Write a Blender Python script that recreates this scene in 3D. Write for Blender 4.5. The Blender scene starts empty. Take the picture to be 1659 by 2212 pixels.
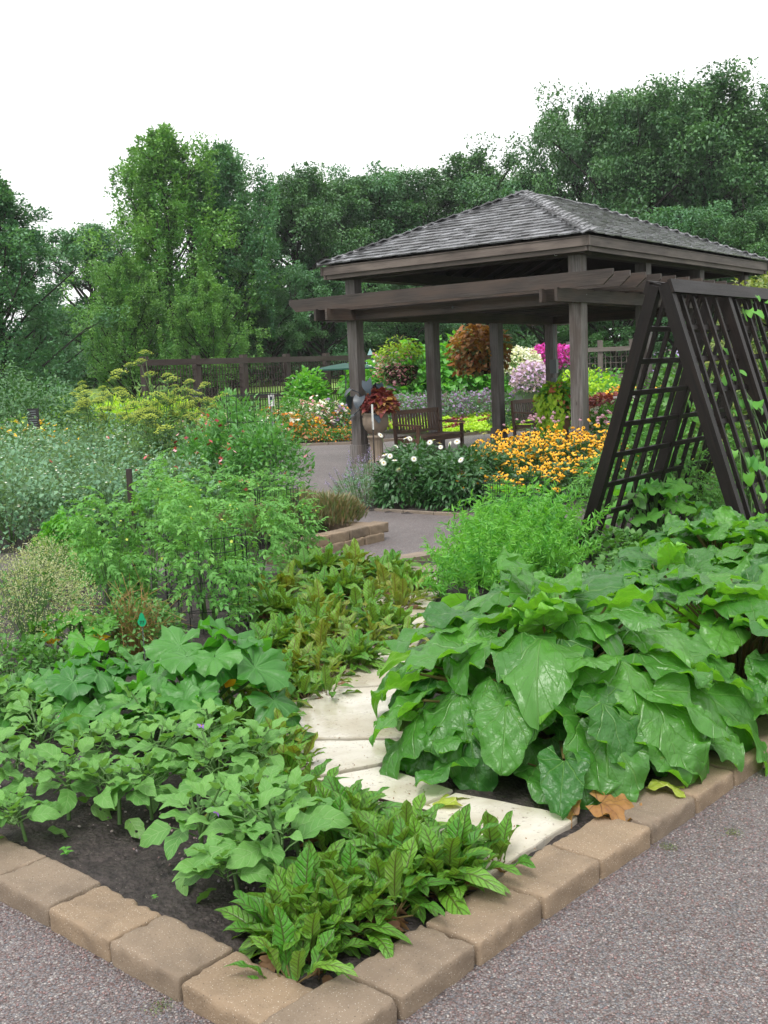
import bpy, math, random
import numpy as np
from mathutils import Vector
R = math.radians
PI = math.pi
random.seed(7)
rng = np.random.default_rng(7)
scene = bpy.context.scene
col = scene.collection

# ------------------------------------------------------------------ camera
F_PX, IW, IH, EYE = 2335.0, 1659.0, 2212.0, 1.65
PITCH, ROLL = R(7.36), R(2.4)
r0 = np.array([1., 0, 0]); fw = np.array([0, math.cos(PITCH), -math.sin(PITCH)]); u0 = np.array([0, math.sin(PITCH), math.cos(PITCH)])
cu = r0*math.sin(ROLL)+u0*math.cos(ROLL); cr = r0*math.cos(ROLL)-u0*math.sin(ROLL)
cd = bpy.data.cameras.new('Camera'); cam = bpy.data.objects.new('Camera', cd); col.objects.link(cam)
cd.sensor_fit = 'VERTICAL'; cd.sensor_height = 24.0; cd.lens = 24.0*F_PX/IH
cd.clip_start = 0.05; cd.clip_end = 2000
from mathutils import Matrix
cam.matrix_world = Matrix(((cr[0], cu[0], -fw[0], 0), (cr[1], cu[1], -fw[1], 0), (cr[2], cu[2], -fw[2], EYE), (0, 0, 0, 1)))
scene.camera = cam

def at(x, y, z=0.0):
    """where a sight line through the measured point meets the level z"""
    d = fw+cr*(x-829.5)/F_PX+cu*(1106-y)/F_PX
    t = (z-EYE)/d[2]
    return np.array([d[0]*t, d[1]*t, z])
def far(x, Y, y=790):
    d = fw+cr*(x-829.5)/F_PX+cu*(1106-y)/F_PX
    t = Y/d[1]
    return np.array([d[0]*t, Y, EYE+d[2]*t])

# ------------------------------------------------------------------ world, sun, exposure
w = bpy.data.worlds.new('World'); scene.world = w; w.use_nodes = True
nt = w.node_tree; nt.nodes.clear()
sky = nt.nodes.new('ShaderNodeTexSky'); sky.sky_type = 'NISHITA'; sky.sun_disc = False
sky.sun_elevation = R(58); sky.sun_rotation = R(200); sky.air_density = 1.0; sky.dust_density = 6.0
hs = nt.nodes.new('ShaderNodeHueSaturation'); hs.inputs['Saturation'].default_value = 0.22
mx = nt.nodes.new('ShaderNodeMix'); mx.data_type = 'RGBA'; mx.inputs[0].default_value = 0.62
mx.inputs[7].default_value = (11.5, 11.6, 11.6, 1)      # the even overcast veil over the sky
bg = nt.nodes.new('ShaderNodeBackground'); bg.inputs['Strength'].default_value = 0.1
wo = nt.nodes.new('ShaderNodeOutputWorld')
nt.links.new(sky.outputs[0], hs.inputs['Color']); nt.links.new(hs.outputs[0], mx.inputs[6])
nt.links.new(mx.outputs[2], bg.inputs['Color']); nt.links.new(bg.outputs[0], wo.inputs[0])
sd = bpy.data.lights.new('Sun', 'SUN'); sd.energy = 1.3; sd.angle = R(18); sd.color = (1, .97, .93)
so = bpy.data.objects.new('Sun', sd); col.objects.link(so)
so.rotation_euler = (R(32), 0, R(20+180-200+0)) if False else (R(30), R(0), R(-20))
scene.view_settings.view_transform = 'Standard'; scene.view_settings.look = 'None'
scene.view_settings.exposure = 0.85; scene.view_settings.gamma = 1
scene.render.resolution_x = 768; scene.render.resolution_y = 1024
scene.render.engine = 'CYCLES'
scene.cycles.max_bounces = 6; scene.cycles.transparent_max_bounces = 8

# ------------------------------------------------------------------ node helpers
class NT:
    def __init__(s, m): s.t = m.node_tree
    def n(s, typ, **kw):
        o = s.t.nodes.new(typ)
        for k, v in kw.items():
            if k == 'i':
                for a, b in v.items(): o.inputs[a].default_value = b
            else: setattr(o, k, v)
        return o
    def l(s, a, b): s.t.links.new(a, b)
    def math(s, op, a, b=None, c=None, clamp=False):
        o = s.t.nodes.new('ShaderNodeMath'); o.operation = op; o.use_clamp = clamp
        for i, v in enumerate((a, b, c)):
            if v is None: continue
            if isinstance(v, (int, float)): o.inputs[i].default_value = v
            else: s.l(v, o.inputs[i])
        return o.outputs[0]
    def mix(s, f, a, b, blend='MIX'):
        o = s.t.nodes.new('ShaderNodeMix'); o.data_type = 'RGBA'; o.blend_type = blend
        for i, v in ((0, f), (6, a), (7, b)):
            if isinstance(v, (int, float)): o.inputs[i].default_value = v
            elif isinstance(v, tuple): o.inputs[i].default_value = (*v[:3], 1)
            else: s.l(v, o.inputs[i])
        return o.outputs[2]
    def ramp(s, f, pts):
        o = s.t.nodes.new('ShaderNodeValToRGB'); e = o.color_ramp.elements
        while len(e) < len(pts): e.new(.5)
        for k, (p, c) in enumerate(pts):
            e[k].position = p; e[k].color = (*c[:3], 1) if isinstance(c, tuple) else (c, c, c, 1)
        if not isinstance(f, (int, float)): s.l(f, o.inputs[0])
        return o.outputs[0]
    def noise(s, vec, scale, detail=3, rough=.55, dim='3D'):
        o = s.t.nodes.new('ShaderNodeTexNoise'); o.inputs['Scale'].default_value = scale
        o.inputs['Detail'].default_value = detail; o.inputs['Roughness'].default_value = rough
        if vec is not None: s.l(vec, o.inputs['Vector'])
        return o
def newmat(name):
    m = bpy.data.materials.new(name); m.use_nodes = True
    m.node_tree.nodes.clear(); return m, NT(m)
def out(n, sh):
    o = n.n('ShaderNodeOutputMaterial'); n.l(sh, o.inputs[0])
def bsdf(n, color, rough=.6, spec=.5, normal=None, metal=0):
    b = n.n('ShaderNodeBsdfPrincipled')
    for k, v in (('Base Color', color), ('Roughness', rough), ('Specular IOR Level', spec), ('Metallic', metal)):
        if isinstance(v, (int, float)): b.inputs[k].default_value = v
        elif isinstance(v, tuple): b.inputs[k].default_value = (*v[:3], 1)
        else: n.l(v, b.inputs[k])
    if normal is not None: n.l(normal, b.inputs['Normal'])
    return b.outputs[0]
def bump(n, h, strength=.3, dist=.01):
    o = n.n('ShaderNodeBump', i={'Strength': strength, 'Distance': dist}); n.l(h, o.inputs['Height']); return o.outputs[0]

def leaf_mat(name, ca, cb, vein=None, kind='pinnate', nv=7, wv=.10, back=None, trans=.3, rough=.42, spec=.5,
             edge=None, tb=1.5, noisy=.35, bumps=.3, holes=False, eth=.6):
    """leaf: colour runs from ca to cb by leaf; veins follow the blade's own coordinates"""
    m, n = newmat(name)
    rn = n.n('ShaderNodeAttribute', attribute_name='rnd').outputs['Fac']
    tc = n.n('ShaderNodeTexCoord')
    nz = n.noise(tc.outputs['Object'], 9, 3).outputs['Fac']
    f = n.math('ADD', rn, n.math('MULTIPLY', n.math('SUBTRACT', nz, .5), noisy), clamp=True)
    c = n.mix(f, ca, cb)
    normal = None
    if back is not None:
        ge = n.n('ShaderNodeNewGeometry')
        c = n.mix(n.math('MULTIPLY', ge.outputs['Backfacing'], .75), c, back)
    if vein is not None:
        uv = n.n('ShaderNodeUVMap'); sx = n.n('ShaderNodeSeparateXYZ'); n.l(uv.outputs[0], sx.inputs[0])
        u = n.math('ABSOLUTE', n.math('SUBTRACT', n.math('MULTIPLY', sx.outputs[0], 2), 1)); v = sx.outputs[1]
        if kind == 'pinnate':
            mid = n.math('SUBTRACT', 1, n.math('DIVIDE', u, wv), clamp=True)
            su = n.math('SUBTRACT', n.math('MULTIPLY', v, nv), n.math('MULTIPLY', u, 1.5))
            fr = n.math('ABSOLUTE', n.math('SUBTRACT', n.math('FRACT', su), .5))
            lat = n.math('SUBTRACT', 1, n.math('DIVIDE', fr, .2 if nv > 8 else .11), clamp=True)
            fine = n.math('SUBTRACT', n.noise(uv.outputs[0], 26, 2).outputs['Fac'], .52)
            msk = n.math('MAXIMUM', mid, n.math('MULTIPLY', lat, .8))
            if kind == 'pinnate' and nv > 8: msk = n.math('MAXIMUM', msk, n.math('MULTIPLY', fine, 2.2, clamp=True))
        else:
            # palmate: u,v hold the real blade coordinates, the stalk joins at (.5, .15)
            x = n.math('MULTIPLY', n.math('SUBTRACT', sx.outputs[0], .5), 2); y = n.math('SUBTRACT', n.math('MULTIPLY', v, 1.3), .16)
            an = n.math('DIVIDE', n.math('ARCTAN2', n.math('ABSOLUTE', x), y), R(37))
            rr = n.math('SQRT', n.math('ADD', n.math('MULTIPLY', x, x), n.math('MULTIPLY', y, y)))
            fr = n.math('ABSOLUTE', n.math('SUBTRACT', an, n.math('ROUND', an)))
            di = n.math('MULTIPLY', fr, rr)
            mid = n.math('SUBTRACT', 1, n.math('DIVIDE', di, n.math('MULTIPLY', n.math('SUBTRACT', 1.25, rr), .026)), clamp=True)
            su = n.math('SUBTRACT', n.math('MULTIPLY', rr, 6), n.math('MULTIPLY', fr, 3.2))
            f2 = n.math('ABSOLUTE', n.math('SUBTRACT', n.math('FRACT', su), .5))
            lat = n.math('SUBTRACT', 1, n.math('DIVIDE', f2, .05), clamp=True)
            msk = n.math('MAXIMUM', mid, n.math('MULTIPLY', lat, .45))
        c = n.mix(n.math('MULTIPLY', msk, .85), c, vein)
        vz = n.noise(uv.outputs[0], 16, 3)
        h = n.math('ADD', n.math('MULTIPLY', msk, -.8), n.math('MULTIPLY', vz.outputs['Fac'], 1.3))
        normal = bump(n, h, bumps, .012)
    if edge is not None:
        pz = n.noise(tc.outputs['Object'], 5, 4, .7).outputs['Fac']
        c = n.mix(n.math('MULTIPLY', n.math('SUBTRACT', pz, eth), 7, clamp=True), c, edge)
    b = bsdf(n, c, rough, spec, normal)
    if trans > 0:
        tr = n.n('ShaderNodeBsdfTranslucent')
        tcol = n.mix(1.0, c, (tb*1.0, tb*1.05, tb*.35), 'MULTIPLY')
        n.l(tcol, tr.inputs['Color'])
        ms = n.n('ShaderNodeMixShader'); ms.inputs[0].default_value = trans
        n.l(b, ms.inputs[1]); n.l(tr.outputs[0], ms.inputs[2]); b = ms.outputs[0]
    if holes:
        hz = n.n('ShaderNodeTexVoronoi', i={'Scale': 34.0}); n.l(tc.outputs['Object'], hz.inputs['Vector'])
        hole = n.math('LESS_THAN', hz.outputs['Distance'], .2)
        tp = n.n('ShaderNodeBsdfTransparent'); m2 = n.n('ShaderNodeMixShader')
        n.l(hole, m2.inputs[0]); n.l(b, m2.inputs[1]); n.l(tp.outputs[0], m2.inputs[2]); b = m2.outputs[0]
    out(n, b); return m

def plain_mat(name, ca, cb=None, rough=.6, spec=.4, scale=12, bs=.2, metal=0, trans=0):
    m, n = newmat(name)
    rn = n.n('ShaderNodeAttribute', attribute_name='rnd').outputs['Fac']
    tc = n.n('ShaderNodeTexCoord'); nz = n.noise(tc.outputs['Object'], scale, 4)
    c = n.mix(n.math('ADD', n.math('MULTIPLY', rn, .5), n.math('MULTIPLY', nz.outputs['Fac'], .5)), ca, cb or tuple(x*.75 for x in ca))
    b = bsdf(n, c, rough, spec, bump(n, nz.outputs['Fac'], bs, .01), metal)
    if trans:
        tr = n.n('ShaderNodeBsdfTranslucent'); n.l(c, tr.inputs['Color'])
        ms = n.n('ShaderNodeMixShader'); ms.inputs[0].default_value = trans
        n.l(b, ms.inputs[1]); n.l(tr.outputs[0], ms.inputs[2]); b = ms.outputs[0]
    out(n, b); return m

def wood_mat(name, ca, cb, cc, rough=.6, spec=.35, wet=.0, var=.56):
    """board wood: uv = metres along and around the board; rnd = board"""
    m, n = newmat(name)
    rn = n.n('ShaderNodeAttribute', attribute_name='rnd').outputs['Fac']
    uv = n.n('ShaderNodeUVMap')
    mp = n.n('ShaderNodeMapping'); mp.inputs['Scale'].default_value = (1.2, 34, 1); n.l(uv.outputs[0], mp.inputs[0])
    g = n.noise(mp.outputs[0], 1.6, 6, .65).outputs['Fac']
    mp2 = n.n('ShaderNodeMapping'); mp2.inputs['Scale'].default_value = (.9, 3.5, 1); n.l(uv.outputs[0], mp2.inputs[0])
    st = n.noise(mp2.outputs[0], 1.1, 4, .6).outputs['Fac']
    c = n.mix(n.ramp(g, [(.35, 0.), (.65, 1.)]), ca, cb)
    c = n.mix(n.math('MULTIPLY', n.ramp(st, [(.42, 0.), (.62, 1.)]), .7), c, cc)
    v = n.n('ShaderNodeHueSaturation'); n.l(c, v.inputs['Color']); n.l(n.math('ADD', 1-var/2, n.math('MULTIPLY', rn, var)), v.inputs['Value'])
    vo = n.n('ShaderNodeTexVoronoi'); vo.inputs['Scale'].default_value = 2.3
    mp3 = n.n('ShaderNodeMapping'); mp3.inputs['Scale'].default_value = (.55, 2.2, 1); n.l(uv.outputs[0], mp3.inputs[0]); n.l(mp3.outputs[0], vo.inputs['Vector'])
    kn = n.math('LESS_THAN', vo.outputs['Distance'], .045)
    c2 = n.mix(n.math('MULTIPLY', kn, .7), v.outputs[0], (.015, .011, .01))
    rf = n.math('ADD', rough, n.math('MULTIPLY', n.math('SUBTRACT', st, .5), -.5*wet), clamp=True)
    out(n, bsdf(n, c2, rf, spec, bump(n, g, .55, .006))); return m

# ------------------------------------------------------------------ geometry
class Geo:
    def __init__(s): s.V = []; s.U = []; s.Rn = []; s.F = {}; s.M = {}; s.n = 0
    def add(s, V, F, U=None, rn=0., mi=0):
        V = np.asarray(V, float); k = len(V)
        s.V.append(V); s.U.append(np.zeros((k, 2)) if U is None else np.asarray(U, float))
        s.Rn.append(np.full(k, rn) if np.isscalar(rn) else np.asarray(rn, float))
        if not isinstance(F, dict): F = {np.asarray(F).shape[1]: np.asarray(F)}
        for q, f in F.items():
            s.F.setdefault(q, []).append(np.asarray(f)+s.n)
            mm = mi[q] if isinstance(mi, dict) else np.full(len(f), mi)
            s.M.setdefault(q, []).append(mm)
        s.n += k; return s
    def pack(s):
        V = np.concatenate(s.V); U = np.concatenate(s.U); rn = np.concatenate(s.Rn)
        F = {k: np.concatenate(v) for k, v in s.F.items()}; M = {k: np.concatenate(v) for k, v in s.M.items()}
        return V, F, U, rn, M
    def inst(s, T, mats, rn):
        V, F, U, r1, M = T; m = len(mats); k = len(V)
        if m == 0: return s
        W = np.einsum('mij,kj->mki', mats[:, :3, :3], V)+mats[:, None, :3, 3]
        off = (np.arange(m)*k)[:, None, None]
        FF = {q: (f[None]+off).reshape(-1, q) for q, f in F.items()}
        MM = {q: np.tile(M[q], m) for q in F}
        rn = np.broadcast_to(np.asarray(rn, float), (m,))
        s.add(W.reshape(-1, 3), FF, np.tile(U, (m, 1)), (np.repeat(rn, k)+np.tile(r1, m)), MM); return s
    def box(s, c, h, X=(1, 0, 0), Y=(0, 1, 0), Z=None, rn=None, mi=0, taper=None):
        """box centre c, half sizes h along axes X, Y, Z"""
        X = np.array(X, float); Y = np.array(Y, float); X /= np.linalg.norm(X); Y /= np.linalg.norm(Y)
        Z = np.cross(X, Y) if Z is None else np.array(Z, float)
        P = []; U = []; Fs = []; c = np.array(c, float); ro = random.random()*20; k = 0
        ax = [X*h[0], Y*h[1], Z*h[2]]; la = int(np.argmax(h))
        for a in range(3):
            for sg in (-1, 1):
                b, d = (a+1) % 3, (a+2) % 3
                for i, (p, q) in enumerate(((-1, -1), (1, -1), (1, 1), (-1, 1))):
                    P.append(c+sg*ax[a]+p*ax[b]+q*ax[d])
                    pb, pd = p*h[b], q*h[d]
                    if b == la: U.append((pb+ro, pd+ro+a*3+sg))
                    elif d == la: U.append((pd+ro, pb+ro+a*3+sg))
                    else: U.append((pb*.3+ro, pd+ro))
                Fs.append((k, k+1, k+2, k+3) if sg > 0 else (k+3, k+2, k+1, k)); k += 4
        return s.add(P, np.array(Fs), U, random.random() if rn is None else rn, mi)
    def beam(s, a, b, wd, ht, up=(0, 0, 1), rn=None, mi=0):
        """board from a to b, wd across, ht along up"""
        a = np.array(a, float); b = np.array(b, float); X = b-a; L = np.linalg.norm(X); X = X/L
        Y = np.cross(up, X); Y /= np.linalg.norm(Y)
        return s.box((a+b)/2, (L/2, wd/2, ht/2), X, Y, rn=rn, mi=mi)
    def tube(s, pts, rad, n=5, rn=0., mi=0, cap=False):
        P = np.array(pts, float); k = len(P); rad = np.broadcast_to(np.asarray(rad, float), (k,))
        T = np.gradient(P, axis=0); T /= np.linalg.norm(T, axis=1)[:, None]+1e-9
        ref = np.array([0, 0, 1.]) if abs(T[:, 2]).mean() < .8 else np.array([1., 0, 0])
        A = np.cross(T, ref); A /= np.linalg.norm(A, axis=1)[:, None]+1e-9; B = np.cross(T, A)
        an = np.linspace(0, 2*PI, n, endpoint=False)
        V = P[:, None]+rad[:, None, None]*(A[:, None]*np.cos(an)[None, :, None]+B[:, None]*np.sin(an)[None, :, None])
        ii = np.arange(k-1)[:, None]*n; j = np.arange(n)[None]; j2 = (np.arange(n)+1) % n
        Fq = np.stack([ii+j, ii+j2[None], ii+n+j2[None], ii+n+j], -1).reshape(-1, 4)
        U = np.stack([np.repeat(np.linspace(0, 1, k), n)*2, np.tile(np.arange(n)/n*.3, k)], -1)
        Fd = {4: Fq}
        if cap and n > 4:
            Fd[n] = np.array([np.arange(n)+(k-1)*n, np.arange(n)[::-1]])
        return s.add(V.reshape(-1, 3), Fd, U, rn, mi)
    def lathe(s, prof, n=24, c=(0, 0, 0), rn=0., mi=0, flute=0, ft=0.):
        pr = np.array(prof, float); k = len(pr); an = np.linspace(0, 2*PI, n, endpoint=False)
        rr = pr[:, 0][:, None]*(1+(ft*np.cos(an*flute) if flute else 0*an)[None])
        V = np.stack([rr*np.cos(an), rr*np.sin(an), np.repeat(pr[:, 1][:, None], n, 1)], -1).reshape(-1, 3)+np.array(c)
        ii = np.arange(k-1)[:, None]*n; j = np.arange(n)[None]; j2 = ((np.arange(n)+1) % n)[None]
        Fq = np.stack([ii+j, ii+j2, ii+n+j2, ii+n+j], -1).reshape(-1, 4)
        return s.add(V, Fq, None, rn, mi)
    def ico(s, c, r, rn=0., mi=0, sub=1, sq=(1, 1, 1)):
        V, F = ICO[sub]; return s.add(V*r*np.array(sq)+np.array(c), F, None, rn, mi)

def make_ico(sub):
    import bmesh
    bm = bmesh.new(); bmesh.ops.create_icosphere(bm, subdivisions=sub, radius=1)
    V = np.array([v.co[:] for v in bm.verts]); bm.verts.index_update(); F = np.array([[v.index for v in f.verts] for f in bm.faces]); bm.free(); return V, F
ICO = {1: make_ico(1), 2: make_ico(2), 3: make_ico(3)}

def build(name, g, mats, parent=None, smooth=True):
    V, F, U, rn, M = g.pack() if isinstance(g, Geo) else g
    me = bpy.data.meshes.new(name); me.vertices.add(len(V)); me.vertices.foreach_set('co', V.astype(np.float32).ravel())
    ks = sorted(F); loops = np.concatenate([F[k].ravel() for k in ks]).astype(np.int32)
    st = []; o = 0
    for k in ks:
        st.append(np.arange(len(F[k]))*k+o); o += len(F[k])*k
    st = np.concatenate(st).astype(np.int32)
    me.loops.add(len(loops)); me.loops.foreach_set('vertex_index', loops)
    me.polygons.add(len(st)); me.polygons.foreach_set('loop_start', st)
    mi = np.concatenate([M[k] for k in ks]).astype(np.int32); me.polygons.foreach_set('material_index', mi)
    me.update(calc_edges=True)
    uvl = me.uv_layers.new(name='UVMap'); uvl.data.foreach_set('uv', U[loops].astype(np.float32).ravel())
    a = me.attributes.new('rnd', 'FLOAT', 'POINT'); a.data.foreach_set('value', rn.astype(np.float32))
    me.polygons.foreach_set('use_smooth', np.full(len(st), smooth))
    for m in (mats if isinstance(mats, (list, tuple)) else [mats]): me.materials.append(m)
    ob = bpy.data.objects.new(name, me); col.objects.link(ob)
    if parent is not None: ob.parent = parent
    return ob
def tag(o, label=None, cat=None, group=None, kind=None):
    for k, v in (('label', label), ('category', cat), ('group', group), ('kind', kind)):
        if v: o[k] = v
    return o
def empty(name, loc=(0, 0, 0), rz=0, label=None, cat=None, group=None, sc=1):
    o = bpy.data.objects.new(name, None); col.objects.link(o); o.empty_display_size = .1
    o.location = tuple(float(v) for v in loc); o.rotation_euler.z = rz; o.scale = (sc,)*3
    return tag(o, label, cat, group)
def copy_tree(o, parent=None):
    c = o.copy(); col.objects.link(c)
    if parent is not None: c.parent = parent
    for ch in list(o.children): copy_tree(ch, c)
    return c
USED = set()
def place(proto, loc, rz=0, sc=1, label=None, group=None):
    """first call moves the prototype itself, later calls copy it with its parts"""
    if proto.name in USED:
        src = proto; o = copy_tree(src)
    else: o = proto; USED.add(proto.name)
    o.location = tuple(float(v) for v in loc); o.rotation_euler.z = rz
    o.scale = (sc,)*3 if np.isscalar(sc) else sc
    if label: o['label'] = label
    if group: o['group'] = group
    return o

def TRS(pos, az, pitch, roll, sc):
    pos = np.atleast_2d(np.asarray(pos, float)); m = len(pos)
    az, pitch, roll = (np.broadcast_to(np.asarray(v, float), (m,)) for v in (az, pitch, roll))
    ca, sa, cp, sp, cr_, sr = np.cos(az), np.sin(az), np.cos(pitch), np.sin(pitch), np.cos(roll), np.sin(roll)
    O = np.zeros(m); I = np.ones(m)
    Rz = np.stack([ca, -sa, O, sa, ca, O, O, O, I], -1).reshape(m, 3, 3)
    Rx = np.stack([I, O, O, O, cp, -sp, O, sp, cp], -1).reshape(m, 3, 3)
    Ry = np.stack([cr_, O, sr, O, I, O, -sr, O, cr_], -1).reshape(m, 3, 3)
    A = Rz@Rx@Ry
    sc = np.asarray(sc, float)
    if sc.ndim == 0: sc = np.full((m, 3), float(sc))
    elif sc.ndim == 1: sc = np.repeat(sc[:, None], 3, 1)
    A = A*sc[:, None, :]
    M = np.zeros((m, 4, 4)); M[:, :3, :3] = A; M[:, :3, 3] = pos; M[:, 3, 3] = 1; return M
def out_az(phi): return phi-PI/2        # local +y points along phi

# leaf blade along +y, normal +z
def leaf(L=1., W=.4, nl=6, nw=4, prof=None, arch=.25, fold=.15, ruff=0., rf=3., cord=0., jag=None, seed=0, local=False, mi=0, side=.0):
    prof = prof or (lambda t: np.sin(PI*np.clip(t, 0, 1)**.8)**.8)
    t = np.linspace(0, 1, nl+1); s = np.linspace(-1, 1, nw+1); T, S = np.meshgrid(t, s, indexing='ij')
    ph = seed*1.7
    pw = np.maximum(prof(T), .015)
    if jag: pw = pw*(1+jag[0]*np.sin(2*PI*jag[1]*T+ph+np.sign(S)*.6)*np.clip(4*T, 0, 1))
    x = S*W/2*pw; y = L*T-cord*L*S**2*(1-T)**2.5
    z = -arch*L*T**2+fold*np.abs(x)+ruff*L*np.abs(S)**2*np.sin(2*PI*rf*T+ph+np.sign(S)*1.3)*np.clip(T*5, 0, 1)
    y = y*(1-.35*min(1, abs(arch))*T**2); x = x+side*L*T**2
    V = np.stack([x, y, z], -1).reshape(-1, 3)
    i = np.arange(nl)[:, None]*(nw+1); j = np.arange(nw)[None]
    Fq = np.stack([i+j, i+j+1, i+j+nw+2, i+j+nw+1], -1).reshape(-1, 4)
    if local: U = np.stack([x/L*.5+.5, (y/L+.2)/1.3], -1).reshape(-1, 2)
    else: U = np.stack([S*.5+.5, T], -1).reshape(-1, 2)
    return Geo().add(V, Fq, U, 0., mi).pack()
def join(*parts):
    g = Geo()
    for T, M in parts: g.inst(T, M, 0.)
    return g.pack()
def geo_of(T): g = Geo(); g.inst(T, np.eye(4)[None], 0.); return g
lance = lambda t: np.sin(PI*t**.75)**.75*(1-.15*t)
ovate = lambda t: np.sin(PI*t**.6)**.7
roundp = lambda t: np.sqrt(np.clip(1-(2*t-1)**2, 0, 1))
kite = lambda t: np.where(t < .4, t/.4, (1-t)/.6)
# rhombus leaf of two faces, for distant foliage
def tiny(L=1., W=.5, up=.15):
    V = [(0, 0, 0), (W/2, L*.45, up*W), (0, L, -up*L*.4), (-W/2, L*.45, up*W)]
    return Geo().add(V, np.array([(0, 1, 2), (0, 2, 3)]), [(.5, 0), (1, .5), (.5, 1), (0, .5)]).pack()
TINY = tiny()
def toward(n, lo=0, hi=2*PI): return rng.uniform(lo, hi, n)

def bush_pts(n, rx, ry, rz, cz=None, shell=.55, lump=.25, seed=1, zmin=0.0, lf=3):
    """points through an uneven dome; returns positions, azimuths, elevations, depth 0..1"""
    r = np.random.default_rng(seed)
    ph = r.uniform(0, 2*PI, n); ze = r.uniform(-.35, 1, n); el = np.arcsin(ze)
    a, b, c = r.uniform(0, 6, 3)
    lu = 1+lump*(np.sin(lf*ph+a)*np.cos(2*el+b)*.6+np.sin((lf+2)*ph+c+3*el)*.4)
    q = shell+(1-shell)*r.uniform(0, 1, n)**.6
    d = np.stack([np.cos(ph)*np.cos(el), np.sin(ph)*np.cos(el), np.sin(el)], -1)
    cz = rz*.35 if cz is None else cz
    P = d*np.array([rx, ry, rz-cz])*(lu*q)[:, None]; P[:, 2] = np.where(P[:, 2] < 0, P[:, 2]*cz/(rz-cz+1e-6)/.35*1., P[:, 2])+cz
    P[:, 2] = np.maximum(P[:, 2], zmin)
    return P, ph, el, q
def bush_geo(n, T, rx, ry, rz, size=(.05, .09), seed=1, pitch=(.0, .5), droop=.0, lump=.25, shell=.5, cz=None, jit=.7, lf=3):
    r = np.random.default_rng(seed+77)
    P, ph, el, q = bush_pts(n, rx, ry, rz, cz, shell, lump, seed, lf=lf)
    Ts = T if isinstance(T, list) else [T]
    g = Geo(); k = r.integers(0, len(Ts), n)
    sc = r.uniform(*size, n)
    pt = el*.5+r.normal(pitch[0], pitch[1], n)-droop
    M = TRS(P, out_az(ph+r.normal(0, jit, n)), pt, r.normal(0, .45, n), sc)
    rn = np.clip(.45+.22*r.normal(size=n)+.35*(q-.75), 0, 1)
    for i, t in enumerate(Ts): g.inst(t, M[k == i], rn[k == i])
    return g
def stems_geo(n, rx, ry, rz, rad=.006, seed=1, lean=.75, k=4, nn=3):
    r = np.random.default_rng(seed); g = Geo()
    for i in range(n):
        a = r.uniform(0, 2*PI); q = r.uniform(.1, 1)**.5*lean; h = rz*(1-.45*q*q)*r.uniform(.75, .97)
        t = np.linspace(0, 1, k)
        P = np.stack([np.cos(a)*rx*q*t**1.4+.03*np.cos(a), np.sin(a)*ry*q*t**1.4+.03*np.sin(a), h*t], -1)
        P[1:-1, :2] += r.normal(0, rx*.03, (k-2, 2))
        g.tube(P, rad*(1-.65*t), nn, .4)
    return g

# ------------------------------------------------------------------ materials
A_, B_ = np.array([-.788, .615]), np.array([.615, .788])     # the two directions of the pavilion, trellis and borders
def gravel_material():
    m, n = newmat('gravel')
    tc = n.n('ShaderNodeTexCoord'); o = tc.outputs['Object']
    vo = n.n('ShaderNodeTexVoronoi', i={'Scale': 165.0}); n.l(o, vo.inputs['Vector'])
    sp = n.n('ShaderNodeSeparateColor'); n.l(vo.outputs['Color'], sp.inputs[0])
    c = n.ramp(sp.outputs[0], [(0, (.11, .08, .075)), (.22, (.20, .14, .13)), (.42, (.15, .14, .145)), (.62, (.24, .20, .19)), (.8, (.16, .165, .185)), (.93, (.29, .265, .25)), (1, (.42, .39, .37))])
    big = n.noise(o, .8, 4).outputs['Fac']; md = n.noise(o, 7, 4).outputs['Fac']
    c = n.mix(1.0, c, n.ramp(n.math('ADD', n.math('MULTIPLY', big, .5), n.math('MULTIPLY', md, .5)), [(.3, .68), (.7, 1.08)]), 'MULTIPLY')
    gap = n.ramp(vo.outputs['Distance'], [(.35, 1.), (.75, .45)])
    c = n.mix(1.0, c, gap, 'MULTIPLY')
    # far off the stones merge into their mean colour
    ge = n.noise(o, 400, 1).outputs['Fac']
    h = n.math('SUBTRACT', 1, vo.outputs['Distance'])
    out(n, bsdf(n, c, .55, .35, bump(n, h, .55, .006))); return m
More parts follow.
